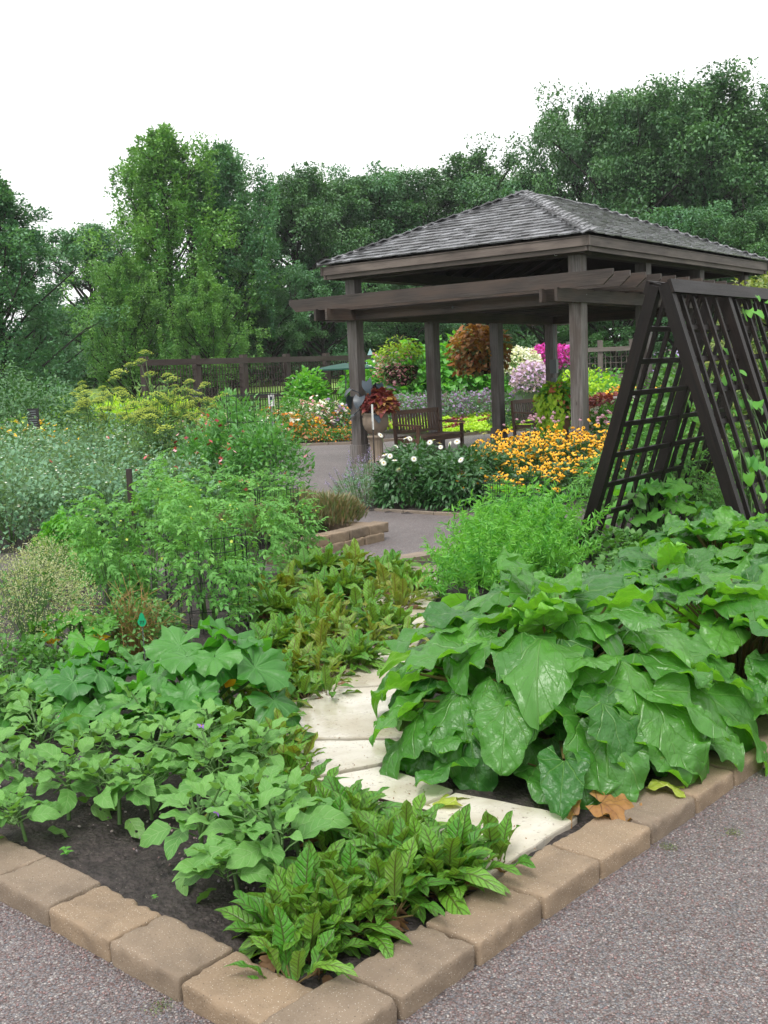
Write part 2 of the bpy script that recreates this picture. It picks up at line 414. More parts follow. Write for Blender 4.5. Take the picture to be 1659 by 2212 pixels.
def speckle_mat(name, base, lo, hi, dark, scale=1.0, rough=.8, hue=(.1, .07, .05)):
    m, n = newmat(name)
    rn = n.n('ShaderNodeAttribute', attribute_name='rnd').outputs['Fac']
    tc = n.n('ShaderNodeTexCoord'); oi = n.n('ShaderNodeObjectInfo')
    ad = n.n('ShaderNodeVectorMath', operation='ADD'); n.l(tc.outputs['Object'], ad.inputs[0]); n.l(oi.outputs['Location'], ad.inputs[1]); o = ad.outputs[0]
    big = n.noise(o, 5*scale, 5, .6).outputs['Fac']; fi = n.noise(o, 160*scale, 3, .6).outputs['Fac']
    c = n.mix(n.ramp(big, [(.3, 0.), (.7, 1.)]), base, lo)
    c = n.mix(n.math('MULTIPLY', n.ramp(fi, [(.45, 0.), (.7, 1.)]), .45), c, hi)
    v1 = n.n('ShaderNodeTexVoronoi', i={'Scale': 120*scale}); n.l(o, v1.inputs['Vector'])
    c = n.mix(n.math('MULTIPLY', n.math('LESS_THAN', v1.outputs['Distance'], .16), .8), c, (.5, .44, .36))
    v2 = n.n('ShaderNodeTexVoronoi', i={'Scale': 70*scale}); n.l(o, v2.inputs['Vector'])
    pit = n.math('LESS_THAN', v2.outputs['Distance'], .13)
    c = n.mix(n.math('MULTIPLY', pit, .75), c, dark)
    st = n.ramp(n.noise(o, 2.2*scale, 4, .7).outputs['Fac'], [(.5, 0.), (.75, 1.)])
    c = n.mix(n.math('MULTIPLY', st, .65), c, dark)
    hv = n.n('ShaderNodeHueSaturation'); n.l(c, hv.inputs['Color']); n.l(n.math('ADD', .82, n.math('MULTIPLY', oi.outputs['Random'], .2)), hv.inputs['Value'])
    n.l(n.math('ADD', .88, n.math('MULTIPLY', oi.outputs['Random'], .16)), hv.inputs['Saturation'])
    h = n.math('ADD', n.math('ADD', fi, n.math('MULTIPLY', pit, -.8)), n.math('MULTIPLY', big, 1.5))
    out(n, bsdf(n, hv.outputs[0], rough, .3, bump(n, h, .5, .004))); return m
def soil_material():
    m, n = newmat('soil'); tc = n.n('ShaderNodeTexCoord'); o = tc.outputs['Object']
    a = n.noise(o, 30, 6, .7).outputs['Fac']; b = n.noise(o, 3, 4).outputs['Fac']
    c = n.mix(n.ramp(a, [(.35, 0.), (.65, 1.)]), (.008, .006, .006), (.075, .06, .055)); c = n.mix(n.ramp(b, [(.4, 0.), (.7, .8)]), c, (.03, .024, .022))
    vo = n.n('ShaderNodeTexVoronoi', i={'Scale': 60.0}); n.l(o, vo.inputs['Vector'])
    c = n.mix(n.math('LESS_THAN', vo.outputs['Distance'], .1), c, (.2, .17, .15))
    out(n, bsdf(n, c, .7, .4, bump(n, n.math('ADD', a, n.math('MULTIPLY', vo.outputs['Distance'], .5)), 1., .02))); return m
def flag_material():
    m, n = newmat('flagstone'); tc = n.n('ShaderNodeTexCoord'); o = tc.outputs['Object']
    a = n.noise(o, 5, 6, .65).outputs['Fac']; b = n.noise(o, 1.8, 5, .6).outputs['Fac']; d = n.noise(o, 40, 4, .7).outputs['Fac']
    c = n.mix(n.ramp(a, [(.35, 0.), (.65, 1.)]), (.40, .36, .28), (.56, .53, .46))
    c = n.mix(n.ramp(b, [(.48, 0.), (.68, .7)]), c, (.30, .25, .17))
    c = n.mix(n.ramp(d, [(.58, 0.), (.72, .8)]), c, (.15, .12, .09))
    rg = n.ramp(n.noise(o, 3, 4).outputs['Fac'], [(.45, .12), (.6, .45)])
    out(n, bsdf(n, c, rg, .5, bump(n, n.math('ADD', n.math('MULTIPLY', a, .5), n.math('MULTIPLY', d, .25)), .35, .008))); return m
def lawn_material():
    m, n = newmat('lawn'); tc = n.n('ShaderNodeTexCoord'); o = tc.outputs['Object']
    a = n.noise(o, 2, 5).outputs['Fac']; b = n.noise(o, 90, 3).outputs['Fac']
    c = n.mix(a, (.10, .19, .05), (.16, .26, .07)); c = n.mix(n.math('MULTIPLY', b, .5), c, (.07, .13, .03))
    out(n, bsdf(n, c, .8, .2, bump(n, b, .5, .03))); return m
M = {}
M['gravel'] = gravel_material(); M['soil'] = soil_material(); M['flag'] = flag_material(); M['lawn'] = lawn_material()
M['block'] = speckle_mat('concrete_block', (.26, .19, .125), (.185, .135, .09), (.28, .22, .16), (.08, .06, .045))
M['kerb'] = speckle_mat('pale_kerb', (.25, .20, .155), (.2, .16, .125), (.3, .25, .2), (.1, .08, .06))
M['post'] = wood_mat('weathered_post', (.06, .053, .05), (.20, .185, .175), (.06, .042, .033), .6)
M['beam'] = wood_mat('dark_beam', (.018, .013, .011), (.062, .05, .044), (.075, .05, .038), .6)
M['fascia'] = wood_mat('fascia_board', (.045, .034, .03), (.075, .06, .053), (.13, .105, .09), .6)
M['shingle'] = wood_mat('wood_shingle', (.075, .076, .082), (.21, .215, .23), (.035, .03, .03), .34, .5, .3, 1.15)
M['stain'] = wood_mat('stained_timber', (.004, .0035, .0035), (.017, .011, .009), (.009, .007, .007), .5, .2, .6)
M['fence'] = wood_mat('fence_timber', (.028, .018, .016), (.05, .035, .03), (.06, .05, .042), .65)
M['fence2'] = wood_mat('pale_fence_timber', (.10, .085, .075), (.15, .13, .115), (.08, .065, .055), .65)
M['teak'] = wood_mat('bench_timber', (.075, .04, .026), (.14, .075, .05), (.05, .03, .022), .5)
M['barrel'] = wood_mat('planter_timber', (.16, .06, .03), (.24, .10, .05), (.12, .05, .03), .6)
M['wire'] = plain_mat('dark_wire', (.012, .02, .016), rough=.4, metal=.3)
M['metal'] = plain_mat('grey_metal', (.16, .18, .19), rough=.4, metal=.4)
M['stonepot'] = plain_mat('cast_stone', (.25, .20, .15), (.12, .09, .07), .8, .3, 9, .5)
M['greypot'] = plain_mat('grey_urn', (.15, .18, .16), (.09, .11, .095), .8, .3, 9, .4)
M['coir'] = plain_mat('basket_coir', (.05, .03, .02), (.025, .016, .01), .9, .2, 40, 1.)
M['bark'] = plain_mat('bark', (.035, .03, .027), (.015, .013, .012), .9, .2, 6, .8)
M['white'] = plain_mat('white_board', (.7, .7, .68), rough=.5)
M['black'] = plain_mat('black_board', (.015, .015, .016), rough=.4)
M['tagg'] = plain_mat('green_plastic', (.01, .30, .13), (.01, .22, .09), rough=.35)
M['stem'] = plain_mat('green_stem', (.10, .20, .05), (.05, .11, .03), rough=.5)
M['rstalk'] = plain_mat('red_stalk', (.14, .16, .05), (.13, .04, .025), rough=.4)
M['brown'] = leaf_mat('withered_leaf', (.13, .06, .03), (.26, .15, .07), trans=.2, rough=.7)
M['rhub'] = leaf_mat('rhubarb_blade', (.03, .125, .02), (.085, .25, .032), vein=(.13, .28, .07), kind='palmate', back=(.17, .42, .045),
                     trans=.24, rough=.33, spec=.5, tb=2.2, bumps=.55, edge=(.26, .28, .05), eth=.68)
M['sorrel'] = leaf_mat('sorrel_blade', (.075, .27, .025), (.17, .38, .035), vein=(.045, .008, .012), kind='pinnate', nv=9, wv=.17,
                       back=(.16, .28, .05), trans=.3, rough=.32, spec=.55, bumps=.5)
M['sorrel2'] = leaf_mat('sorrel_blade_rusty', (.12, .31, .03), (.25, .32, .045), vein=(.10, .015, .012), kind='pinnate', nv=9, wv=.17,
                        back=(.22, .27, .05), trans=.3, rough=.35, edge=(.22, .09, .02), eth=.64)
M['egg'] = leaf_mat('eggplant_blade', (.075, .225, .045), (.15, .335, .075), vein=(.22, .38, .14), kind='pinnate', nv=5, wv=.05,
                    back=(.16, .32, .09), trans=.28, rough=.5, spec=.35)
M['eggold'] = leaf_mat('eggplant_eaten_leaf', (.085, .23, .05), (.14, .27, .06), vein=(.2, .33, .12), nv=5, wv=.05, trans=.25, holes=True)
M['zuc'] = leaf_mat('squash_blade', (.035, .155, .025), (.085, .26, .04), vein=(.10, .27, .07), kind='palmate', back=(.09, .33, .04),
                    trans=.28, rough=.42, tb=2.0)
M['tomato'] = leaf_mat('tomato_leaf', (.08, .26, .05), (.17, .40, .08), trans=.35, rough=.55, back=(.16, .34, .10))
M['blue'] = leaf_mat('grey_green_leaf', (.065, .18, .09), (.21, .37, .22), trans=.25, rough=.55, back=(.18, .27, .18))
M['pea'] = leaf_mat('pea_leaf', (.07, .22, .06), (.15, .35, .10), trans=.35, rough=.5)
M['fennel'] = leaf_mat('fennel_leaf', (.10, .23, .06), (.2, .34, .10), trans=.35, rough=.6)
M['bright'] = leaf_mat('bright_leaf', (.06, .25, .035), (.15, .41, .055), trans=.35, rough=.5, back=(.18, .45, .06))
M['lime'] = leaf_mat('lime_leaf', (.28, .50, .02), (.48, .68, .04), trans=.3, rough=.5)
M['dark'] = leaf_mat('dark_leaf', (.022, .085, .028), (.06, .16, .045), trans=.2, rough=.4, back=(.06, .15, .05))
M['mid'] = leaf_mat('mid_leaf', (.05, .16, .035), (.12, .28, .06), trans=.3, rough=.5)
M['olive'] = leaf_mat('olive_leaf', (.09, .14, .05), (.2, .22, .10), trans=.25, rough=.6)
M['heath'] = leaf_mat('heath_leaf', (.10, .16, .06), (.28, .19, .12), trans=.2, rough=.6)
M['pear'] = leaf_mat('pear_leaf', (.08, .17, .04), (.26, .29, .08), trans=.3, rough=.45)
M['bronze'] = leaf_mat('bronze_leaf', (.30, .10, .04), (.36, .22, .05), trans=.3, rough=.5)
M['burg'] = leaf_mat('burgundy_leaf', (.12, .015, .02), (.28, .06, .05), trans=.25, rough=.5)
M['slate'] = leaf_mat('slate_leaf', (.015, .025, .035), (.04, .06, .08), trans=.1, rough=.35)
M['cream'] = leaf_mat('cream_haze', (.26, .32, .15), (.50, .50, .33), trans=.35, rough=.7)
M['straw'] = leaf_mat('dry_stalk', (.26, .24, .07), (.36, .19, .07), trans=.25, rough=.7)
M['treeA'] = leaf_mat('maple_foliage', (.06, .185, .045), (.18, .35, .085), trans=.25, rough=.5)
M['treeB'] = leaf_mat('oak_foliage', (.03, .10, .038), (.10, .22, .075), trans=.2, rough=.5)
M['treeC'] = leaf_mat('blue_green_foliage', (.045, .14, .065), (.12, .27, .12), trans=.25, rough=.5)
M['gold'] = leaf_mat('golden_petal', (.88, .45, .02), (.92, .57, .03), trans=.2, rough=.5)
M['yellow'] = leaf_mat('yellow_flower', (.44, .53, .08), (.62, .68, .14), trans=.2, rough=.6)
M['wpetal'] = leaf_mat('white_petal', (.75, .75, .75), (.82, .82, .82), trans=.3, rough=.5)
M['cone'] = plain_mat('dark_cone', (.03, .012, .008), rough=.9)
M['eye'] = plain_mat('yellow_eye', (.6, .38, .02), rough=.9)
def petal(name, a, b): M[name] = leaf_mat(name, a, b, trans=.25, rough=.55)
petal('lilac', (.52, .36, .62), (.72, .58, .80)); petal('magenta', (.55, .03, .42), (.70, .10, .58)); petal('palewhite', (.68, .68, .58), (.8, .8, .74))
petal('violet', (.30, .22, .50), (.45, .36, .68)); petal('mauve', (.22, .14, .30), (.36, .26, .44)); petal('pink', (.62, .22, .30), (.78, .45, .52))
petal('coral', (.60, .07, .10), (.75, .25, .27)); petal('wine', (.14, .005, .015), (.24, .015, .03)); petal('orange', (.75, .20, .02), (.75, .33, .05))
petal('dusky', (.42, .22, .30), (.58, .38, .45)); petal('salmon', (.50, .15, .07), (.60, .25, .12)); petal('squashflower', (.8, .35, .01), (.85, .45, .02))
petal('purple', (.26, .12, .50), (.40, .25, .66))

# ------------------------------------------------------------------ ground
def sheet(name, poly, z, mat, kind='structure', thick=None):
    g = Geo(); P = [(p[0], p[1], z) for p in poly]; k = len(P)
    if thick:
        Q = [(p[0], p[1], z-thick) for p in poly]
        Fd = {k: np.array([list(range(k))]), 4: np.array([(i, i+k, (i+1) % k+k, (i+1) % k) for i in range(k)])}
        g.add(P+Q, Fd)
    else: g.add(P, np.array([list(range(k))]))
    o = build(name, g, mat, smooth=False); o['kind'] = kind; return o
sheet('ground', [(-300, -40), (300, -40), (300, 420), (-300, 420)], -.012, M['lawn'])
sheet('gravel_path', [(-14, -4), (16, -4), (18, 34), (-14, 34)], 0.0, M['gravel'])

K = np.array([-.19, 2.76]); DL = np.array([-.743, .67]); DR = np.array([.68, .733])
NL = np.array([.67, .743]); NR = np.array([-.733, .68]); p0 = np.array([-.36, 2.484]); q0 = np.array([-.01, 2.582])
def bumpy_bed(name, poly, z=.035, res=.12, amp=.02, mat=None):
    """soil bed: a lumpy grid kept inside the outline, edges dropping below the path"""
    P = np.array(poly, float); mn, mxx = P.min(0), P.max(0)
    nx = int((mxx[0]-mn[0])/res)+2; ny = int((mxx[1]-mn[1])/res)+2
    X, Y = np.meshgrid(np.linspace(mn[0], mxx[0], nx), np.linspace(mn[1], mxx[1], ny), indexing='ij')
    ins = np.zeros(X.shape, bool); dist = np.full(X.shape, 9.)
    for i in range(len(P)):
        a, b = P[i], P[(i+1) % len(P)]
        c = ((a[1] > Y) != (b[1] > Y)) & (X < (b[0]-a[0])*(Y-a[1])/(b[1]-a[1]+1e-12)+a[0]); ins ^= c
        ab = b-a; t = np.clip(((X-a[0])*ab[0]+(Y-a[1])*ab[1])/(ab@ab), 0, 1)
        dist = np.minimum(dist, np.hypot(X-a[0]-t*ab[0], Y-a[1]-t*ab[1]))
    Z = z+amp*(np.sin(X*7+1)*np.cos(Y*6)+.6*np.sin(X*17)*np.sin(Y*15+2))*.5+rng.normal(0, amp*.35, X.shape)
    Z = np.where(ins, np.where(dist > res*1.2, Z, z-.01), -.03)
    V = np.stack([X, Y, Z], -1).reshape(-1, 3)
    i = np.arange(nx-1)[:, None]*ny; j = np.arange(ny-1)[None]
    keep = (ins[:-1, :-1] | ins[1:, 1:] | ins[:-1, 1:] | ins[1:, :-1]).ravel()
    Fq = np.stack([i+j, i+ny+j, i+ny+j+1, i+j+1], -1).reshape(-1, 4)[keep]
    o = build(name, Geo().add(V, Fq), mat or M['soil']); o['kind'] = 'structure'; return o
bumpy_bed('soil', [p0+NL*.12+DL*-.05, p0+NL*.12+DL*9, (-7, 10), (-3, 9.6), (-.5, 8.85), (.3, 9.15), (1.1, 9.9), (4.8, 14.2), (8.6, 14.2), q0+NR*.12+DR*12, q0+NR*.12], .03, .06, .022)
bumpy_bed('soil', [(-.15, 10.6), (-1.4, 9.3), (-4, 10.9), (-12, 12), (-12, 30), (-2.4, 26), (-2.0, 20), (-1.5, 14)], .05, .2)
bumpy_bed('soil', [(-.5, 13.3), (.05, 12.65), (.95, 12.2), (2.5, 12.3), (5.2, 14.2), (7.5, 17), (5, 17.2), (2.2, 15.4), (0, 16)], .03, .2)
bumpy_bed('soil', [(-12, 30.2), (-2.3, 25.9), (-.7, 25.7), (1.45, 27.0), (4, 29.5), (9.5, 28.5), (16, 28), (16, 40), (-12, 40)], .03, .4)

# flagstones: irregular slabs, each its own stone
def slab(poly, z, label, grp='pale flagstones of the path between sorrel and rhubarb'):
    P = np.array(poly, float); c = P.mean(0); g = Geo()
    Q = []
    for i in range(len(P)):                      # broken, slightly uneven edges
        a, b = P[i], P[(i+1) % len(P)]; L = np.linalg.norm(b-a); k = max(2, int(L/.07)); nn = np.array([-(b-a)[1], (b-a)[0]])/L
        for t in np.linspace(0, 1, k, endpoint=False): Q.append(a+(b-a)*t+nn*(random.uniform(-.006, .006) if t > 0 else 0))
    Q = np.array(Q); k = len(Q)
    top = [(p[0], p[1], z) for p in (Q-c)*.993]; e = [(p[0], p[1], z-.006) for p in Q-c]; bt = [(p[0], p[1], z-.06) for p in Q-c]
    r = np.arange(k); r2 = (r+1) % k
    Fd = {k: np.array([r]), 4: np.concatenate([np.stack([r, r+k, r2+k, r2], -1), np.stack([r+k, r+2*k, r2+2*k, r2+k], -1)])}
    o = build('flagstone', g.add(top+e+bt, Fd), M['flag'], smooth=False); o.location = (c[0], c[1], 0)
    return tag(o, label, 'flagstone', grp)
G2 = lambda x, y: at(x, y, .055)[:2]
slab([G2(1050, 1893), G2(1247, 1764), G2(985, 1712), G2(905, 1745), G2(770, 1790), G2(880, 1850)], .055, 'front flagstone touching the border blocks, widest and cleanest slab')
slab([G2(760, 1785), G2(895, 1742), G2(978, 1705), G2(820, 1655), G2(640, 1690)], .054, 'flagstone with the dark twig across its front edge')
slab([G2(640, 1684), G2(815, 1650), G2(905, 1620), G2(905, 1598), G2(600, 1602)], .056, 'white wet flagstone just in front of the long straight joint')
slab([G2(600, 1596), G2(905, 1592), G2(920, 1480), G2(700, 1490), G2(600, 1535)], .058, 'stained flagstone beyond the straight joint, flecked with dark scales')
slab([G2(690, 1484), G2(920, 1475), G2(900, 1400), G2(700, 1412)], .052, 'flagstone half hidden where sorrel and rhubarb nearly meet')
slab([G2(700, 1406), G2(900, 1395), G2(920, 1330), G2(760, 1335)], .054, 'flagstone under the sorrel, beneath the drooping rhubarb leaves')
slab([G2(770, 1330), G2(920, 1325), G2(950, 1275), G2(810, 1285)], .053, 'small flagstone near the far end of the path')
slab([G2(820, 1280), G2(950, 1270), G2(945, 1238), G2(840, 1246)], .055, 'last pale flagstone before the wet grey patch and kerb')
sheet('wet_paving', [at(830, 1240, .05)[:2], at(945, 1234, .05)[:2], at(950, 1219, .05)[:2], at(842, 1226, .05)[:2]], .047, M['kerb'])

# border blocks
def block_geo(L, W, H, seed=0, n=(13, 9, 5), rad=.012, rough=.0011):
    r = np.random.default_rng(seed); g = Geo(); h = np.array([L, W, H])/2
    Vs, Fs = [], []; k = 0
    for a in range(3):
        b, c = (a+1) % 3, (a+2) % 3
        for sg in (-1, 1):
            x = np.linspace(-1, 1, n[b]*2); y = np.linspace(-1, 1, n[c]*2)
            x = np.sign(x)*(1-(1-abs(x))**1.3); y = np.sign(y)*(1-(1-abs(y))**1.3)
            X, Y = np.meshgrid(x, y, indexing='ij'); P = np.zeros((*X.shape, 3)); P[..., a] = sg*h[a]; P[..., b] = X*h[b]; P[..., c] = Y*h[c]
            nx, ny = X.shape; i = np.arange(nx-1)[:, None]*ny; j = np.arange(ny-1)[None]
            f = np.stack([i+j, i+ny+j, i+ny+j+1, i+j+1], -1).reshape(-1, 4)
            Fs.append((f if sg > 0 else f[:, ::-1])+k); Vs.append(P.reshape(-1, 3)); k += nx*ny
    V = np.concatenate(Vs); inner = np.clip(V, -(h-rad), h-rad); d = V-inner; l = np.linalg.norm(d, axis=1)+1e-9
    V = inner+d/l[:, None]*np.minimum(l, rad)[:, None] if True else V
    ph = r.uniform(0, 6, 6)
    def nf(P, s): return np.sin(P[:, 0]*s+ph[0]+2*np.sin(P[:, 1]*s*.7+ph[1]))*np.sin(P[:, 1]*s*1.1+ph[2])+np.sin(P[:, 2]*s*1.3+ph[3]+P[:, 0]*s*.6)
    on = l > 1e-6
    V = V+(d/l[:, None])*(rough*(nf(V, 60)+.7*nf(V, 160)))[:, None]
    V[:, 2] += .0016*nf(V*np.array([1, 1, 0]), 13)
    # a few chipped edges
    for q in range(14):
        e = h*np.array([r.uniform(-1, 1), r.choice([-1, 1]), 1]) if r.random() < .6 else h*np.array([r.choice([-1, 1]), r.uniform(-1, 1), 1])
        dd = np.linalg.norm(V-e, axis=1); V = V-(e/np.linalg.norm(e))*(np.clip(1-dd/.022, 0, 1)*.009)[:, None]
    return g.add(V, np.concatenate(Fs))
blocks = [block_geo(.316, .2, .1, s) for s in range(4)]
bprot = []
for i, g in enumerate(blocks):
    bprot.append(build('border_block', g, M['block']))
    tag(bprot[-1], 'x', 'border block', 'tan concrete blocks edging the front bed')
def put_block(i, p, d, label, z=.02, sc=1, rz=0):
    o = place(bprot[i % 4], (p[0], p[1], z+random.uniform(-.003, .003)), math.atan2(d[1], d[0])+random.uniform(-.02, .02)+(PI if i % 3 == 0 else 0), sc, label)
    o.rotation_euler.x = random.uniform(-.012, .012); return o
# outer line of the left run passes (-.36,2.484)-(-1.085,3.138); of the right run (-.01,2.582)-(1.111,3.792)
ord_ = ['corner', 'second', 'third', 'fourth', 'fifth', 'sixth', 'seventh', 'eighth', 'ninth', 'tenth', 'eleventh', 'twelfth']
for i in range(0, 8):
    c = p0+DL*(.325*i+.16)+NL*.1
    lab = f'{ord_[i+1]} tan border block from the front corner along the left run beside bare soil'
    put_block(i+1, c, DL, lab)
for i in range(-1, 13):
    c = q0+DR*(.326*i+.158)+NR*.1
    if i < 0:
        put_block(0, c, DR, 'corner tan border block where the left and right runs of the edging meet'); continue
    where = ['nearest the foremost sorrel clump', 'beside the second sorrel clump', 'by the front flagstone', 'at the flagstone corner', 'below the withered rhubarb leaf', 'under the rhubarb leaves'][i] if i < 6 else 'beyond the rhubarb'
    put_block(i+2, c, DR, f'{ord_[min(i,11)] if i else "first"} block of the right run, {where}' if i < 12 else 'farthest block of the right run of edging')
# two-tier corner of the heath bed
e = np.array([-.03, 10.72])
for i in range(5):
    for t in range(2):
        c = e-B_*(.302*i+.15+(.1 if t == 0 else 0))+A_*random.uniform(-.008, .008); c = c+np.array([-A_[0], -A_[1]])*(.02*(1-t))
        o = place(bprot[(i+t) % 4], (c[0], c[1], .03+.093*t), math.atan2(B_[1], B_[0])+random.uniform(-.04, .04), (.92, .9, 1),
                  f'{["lower", "upper"][t]} course block, {ord_[i].replace("corner", "first")} from the corner of the heath bed wall', 'blocks of the two-course wall round the heath bed')
for i in range(3):
    c = e+A_*(.16+.3*i)-B_*.2
    place(bprot[i], (c[0], c[1], .123), math.atan2(A_[1], A_[0]), (1, .9, 1), f'block {["at", "next behind", "farthest behind"][i]} the turned corner of the heath bed wall', 'blocks of the two-course wall round the heath bed')
# flat kerbs
def kerb(a, b, wd, ht, n, label, grp):
    a = np.array(a, float); b = np.array(b, float); X = (b-a)/np.linalg.norm(b-a); L = np.linalg.norm(b-a)/n
    for i in range(n):
        g = Geo(); g.box((0, 0, 0), ((L-.012)/2, wd/2, ht/2)); o = build('kerb_stone', g, M['kerb'], smooth=False)
        c = a+X*L*(i+.5); o.location = (c[0], c[1], ht/2-.02+random.uniform(-.003, .003)); o.rotation_euler.z = math.atan2(X[1], X[0])+random.uniform(-.01, .01)
        tag(o, f'{label}, {["leftmost", "second from left", "third from left", "fourth from left", "fifth from left", "sixth from left", "rightmost", "end"][i if i < n-1 or n < 3 else 6]}', 'kerb stone', grp)
kerb(at(838, 1226)[:2], at(1000, 1198)[:2], .2, .09, 2, 'long pale kerb slab behind the flagstone path', 'kerb slabs closing the flagstone path')
kerb(at(812, 1103)[:2], at(1010, 1116)[:2], .07, .05, 3, 'low kerb strip under the white daisy bush', 'kerb strips under the daisy bush')
kerb((-2.3, 25.7), (-.7, 25.5), .1, .08, 3, 'kerb stone in front of the orange groundcover', 'kerb stones before the orange groundcover')
kerb((-.7, 25.5), (1.45, 26.7), .1, .08, 3, 'kerb stone behind the left bench', 'kerb stones behind the left bench')
kerb((1.45, 26.7), (4.6, 28.6), .1, .08, 5, 'kerb stone in front of the chartreuse bed', 'kerb stones before the chartreuse bed')

# loose stones: gravel crumbs near the camera and on the soil
def crumbs(name, n, region, size, mats, kind='stuff'):
    pts = []
    while len(pts) < n:
        x, y = region(); pts.append((x, y, 0))
    P = np.array(pts); g = Geo(); V, F = ICO[1]; s = rng.uniform(size[0], size[1], n)
    T = Geo().add(V*np.array([1, .8, .6]), F).pack()
    P[:, 2] = s*.3
    g.inst(T, TRS(P, toward(n), rng.normal(0, .5, n), rng.normal(0, .5, n), s), rng.uniform(0, 1, n))
    return g
def reg_left():
    t = random.uniform(-1.2, 2.8)*1.0; d = random.uniform(.02, 1.0)**1.5; p = p0+DL*t-NL*d*1.2; return p
def reg_right():
    t = random.uniform(-1.2, 4.2); d = random.uniform(.02, 1.0)**1.3; p = q0+DR*t-NR*d*1.6; return p
m, n = newmat('gravel_crumb'); rn = n.n('ShaderNodeAttribute', attribute_name='rnd').outputs['Fac']
cc = n.ramp(rn, [(0, (.13, .09, .09)), (.3, (.22, .135, .125)), (.55, (.16, .145, .16)), (.8, (.24, .18, .17)), (1, (.32, .29, .27))]); out(n, bsdf(n, cc, .5, .4)); M['crumb'] = m
g = crumbs('x', 9000, reg_left, (.002, .0052), None); g2 = crumbs('x', 15000, reg_right, (.002, .0052), None)
g.inst(g2.pack(), np.eye(4)[None], 0.)
o = build('loose_gravel', g, M['crumb'], smooth=False); tag(o, 'loose pinkish grey gravel crumbs on the path in front of the blocks', 'gravel', kind='stuff')
def reg_soil():
    t = random.uniform(.2, 3.2); d = random.uniform(.22, .9); return K+DL*t+NL*(d-.1)
g = crumbs('x', 900, reg_soil, (.002, .008), None); o = build('soil_crumbs', g, M['crumb'], smooth=False); o.location.z = .035
tag(o, 'small pebbles and clods scattered on the dark soil', 'pebbles', kind='stuff')

# ------------------------------------------------------------------ pavilion
C0 = np.array([3.18, 17.234]); S, WL = 4.525, 7.3
def pl(a, b, z=0): p = C0+A_*a+B_*b; return np.array([p[0], p[1], z])
a3, b3 = np.array([*A_, 0]), np.array([*B_, 0])
gz = empty('pavilion', pl(S/2, WL/2), 0, 'open dark timber pavilion with shingled hip roof and pergola rafters', 'pavilion')
gl = Vector(gz.location)
def gpart(name, g, mat, parent=None, smooth=False):
    o = build(name, g, mat, smooth=smooth)
    if parent is None: o.parent = gz; o.matrix_parent_inverse = Matrix.Translation(-gl)
    else: o.parent = parent
    return o
ZB = 3.33
for a in (0, S):
    for k in range(4):
        c = pl(a, WL/3*k); g = Geo(); hw = .105
        g.box(c+np.array([0, 0, ZB/2]), (hw, hw, ZB/2), (*A_, 0), (*B_, 0))
        po = gpart('post', g, M['post'])
        g = Geo(); s0 = hw+.018
        for sg, ax, ay in ((1, a3, b3), (-1, a3, b3), (1, b3, a3), (-1, b3, a3)):
            g.box(c+ax*sg*(s0)+np.array([0, 0, .17]), (.015, s0-.003 if ax is a3 else s0+.013, .17), ax, ay)
        gpart('post_base', g, M['post'], po)
# wall plate beams on top of posts
for (p, q) in ((pl(-.2, 0, ZB+.1), pl(S+.2, 0, ZB+.1)), (pl(-.2, WL, ZB+.1), pl(S+.2, WL, ZB+.1))):
    gpart('top_beam', Geo().beam(p, q, .2, .2), M['beam'])
for a in (0, S): gpart('top_beam', Geo().beam(pl(a, .105, ZB+.1), pl(a, WL-.105, ZB+.1), .18, .197), M['beam'])
# roof
OV, ZE, ZP = .42, 3.60, 4.78
fx = {'n': (pl(-OV, -OV, ZE), pl(S+OV, -OV, ZE)), 'l': (pl(S+OV, -OV, ZE), pl(S+OV, WL+OV, ZE)), 'f': (pl(S+OV, WL+OV, ZE), pl(-OV, WL+OV, ZE)), 'r': (pl(-OV, WL+OV, ZE), pl(-OV, -OV, ZE))}
R1, R2 = pl(S/2, S/2, ZP), pl(S/2, WL-S/2, ZP)
apex = {'n': (R1, R1), 'l': (R1, R2), 'f': (R2, R2), 'r': (R2, R1)}
for key, (e0, e1) in fx.items():
    t0, t1 = apex[key]; g = Geo()
    if key in 'lr': g.add([e0, e1, t0 if False else t1, t0] if False else [e0, e1, t1, t0], np.array([(0, 1, 2, 3)]))
    else: g.add([e0, e1, t0], np.array([(0, 1, 2)]))
    V = g.V[0]; V[:, 2] -= .045
    deck = gpart('roof_deck', g, M['beam'])
    # shingles
    g = Geo(); ex = .165; mid_e = (e0+e1)/2; X = (e1-e0)/np.linalg.norm(e1-e0)
    # slope vector
    if key in 'lr': sl = t0-(e0+X*np.dot(t0-e0, X))
    else: sl = t0-(e0+X*np.dot(t0-e0, X))
    SL = np.linalg.norm(sl); sl = sl/SL; nrm = np.cross(X, sl); nrm = nrm if nrm[2] > 0 else -nrm
    Lf = np.linalg.norm(e1-e0); xa = np.dot(t0-e0, X); xb = np.dot(t1-e0, X)
    rows = int(SL/ex)
    for r_ in range(rows+1):
        f0 = r_*ex/SL; lo = xa*f0; hi = Lf-(Lf-xb)*f0; x = lo-random.uniform(0, .06)-.02
        while x < hi-.02:
            wd = random.uniform(.11, .26); x2 = min(x+wd, hi+.02)
            ff = min(1, f0+.5*ex/SL)
            c = e0+X*(x+x2)/2+sl*(r_*ex+ex*.62+random.uniform(-.014, .014))
            th = random.uniform(.016, .028); tl = R(6)+random.uniform(0, .03)
            sv = sl*math.cos(tl)+nrm*(-math.sin(tl)); nn = np.cross(X, sv); nn = nn if nn[2] > 0 else -nn
            g.box(c+nrm*.02, (max(.01, (x2-x)/2-.002), ex*.72, th/2), X, sv, nn)
            x = x2
    gpart('shingles', g, M['shingle'], deck)
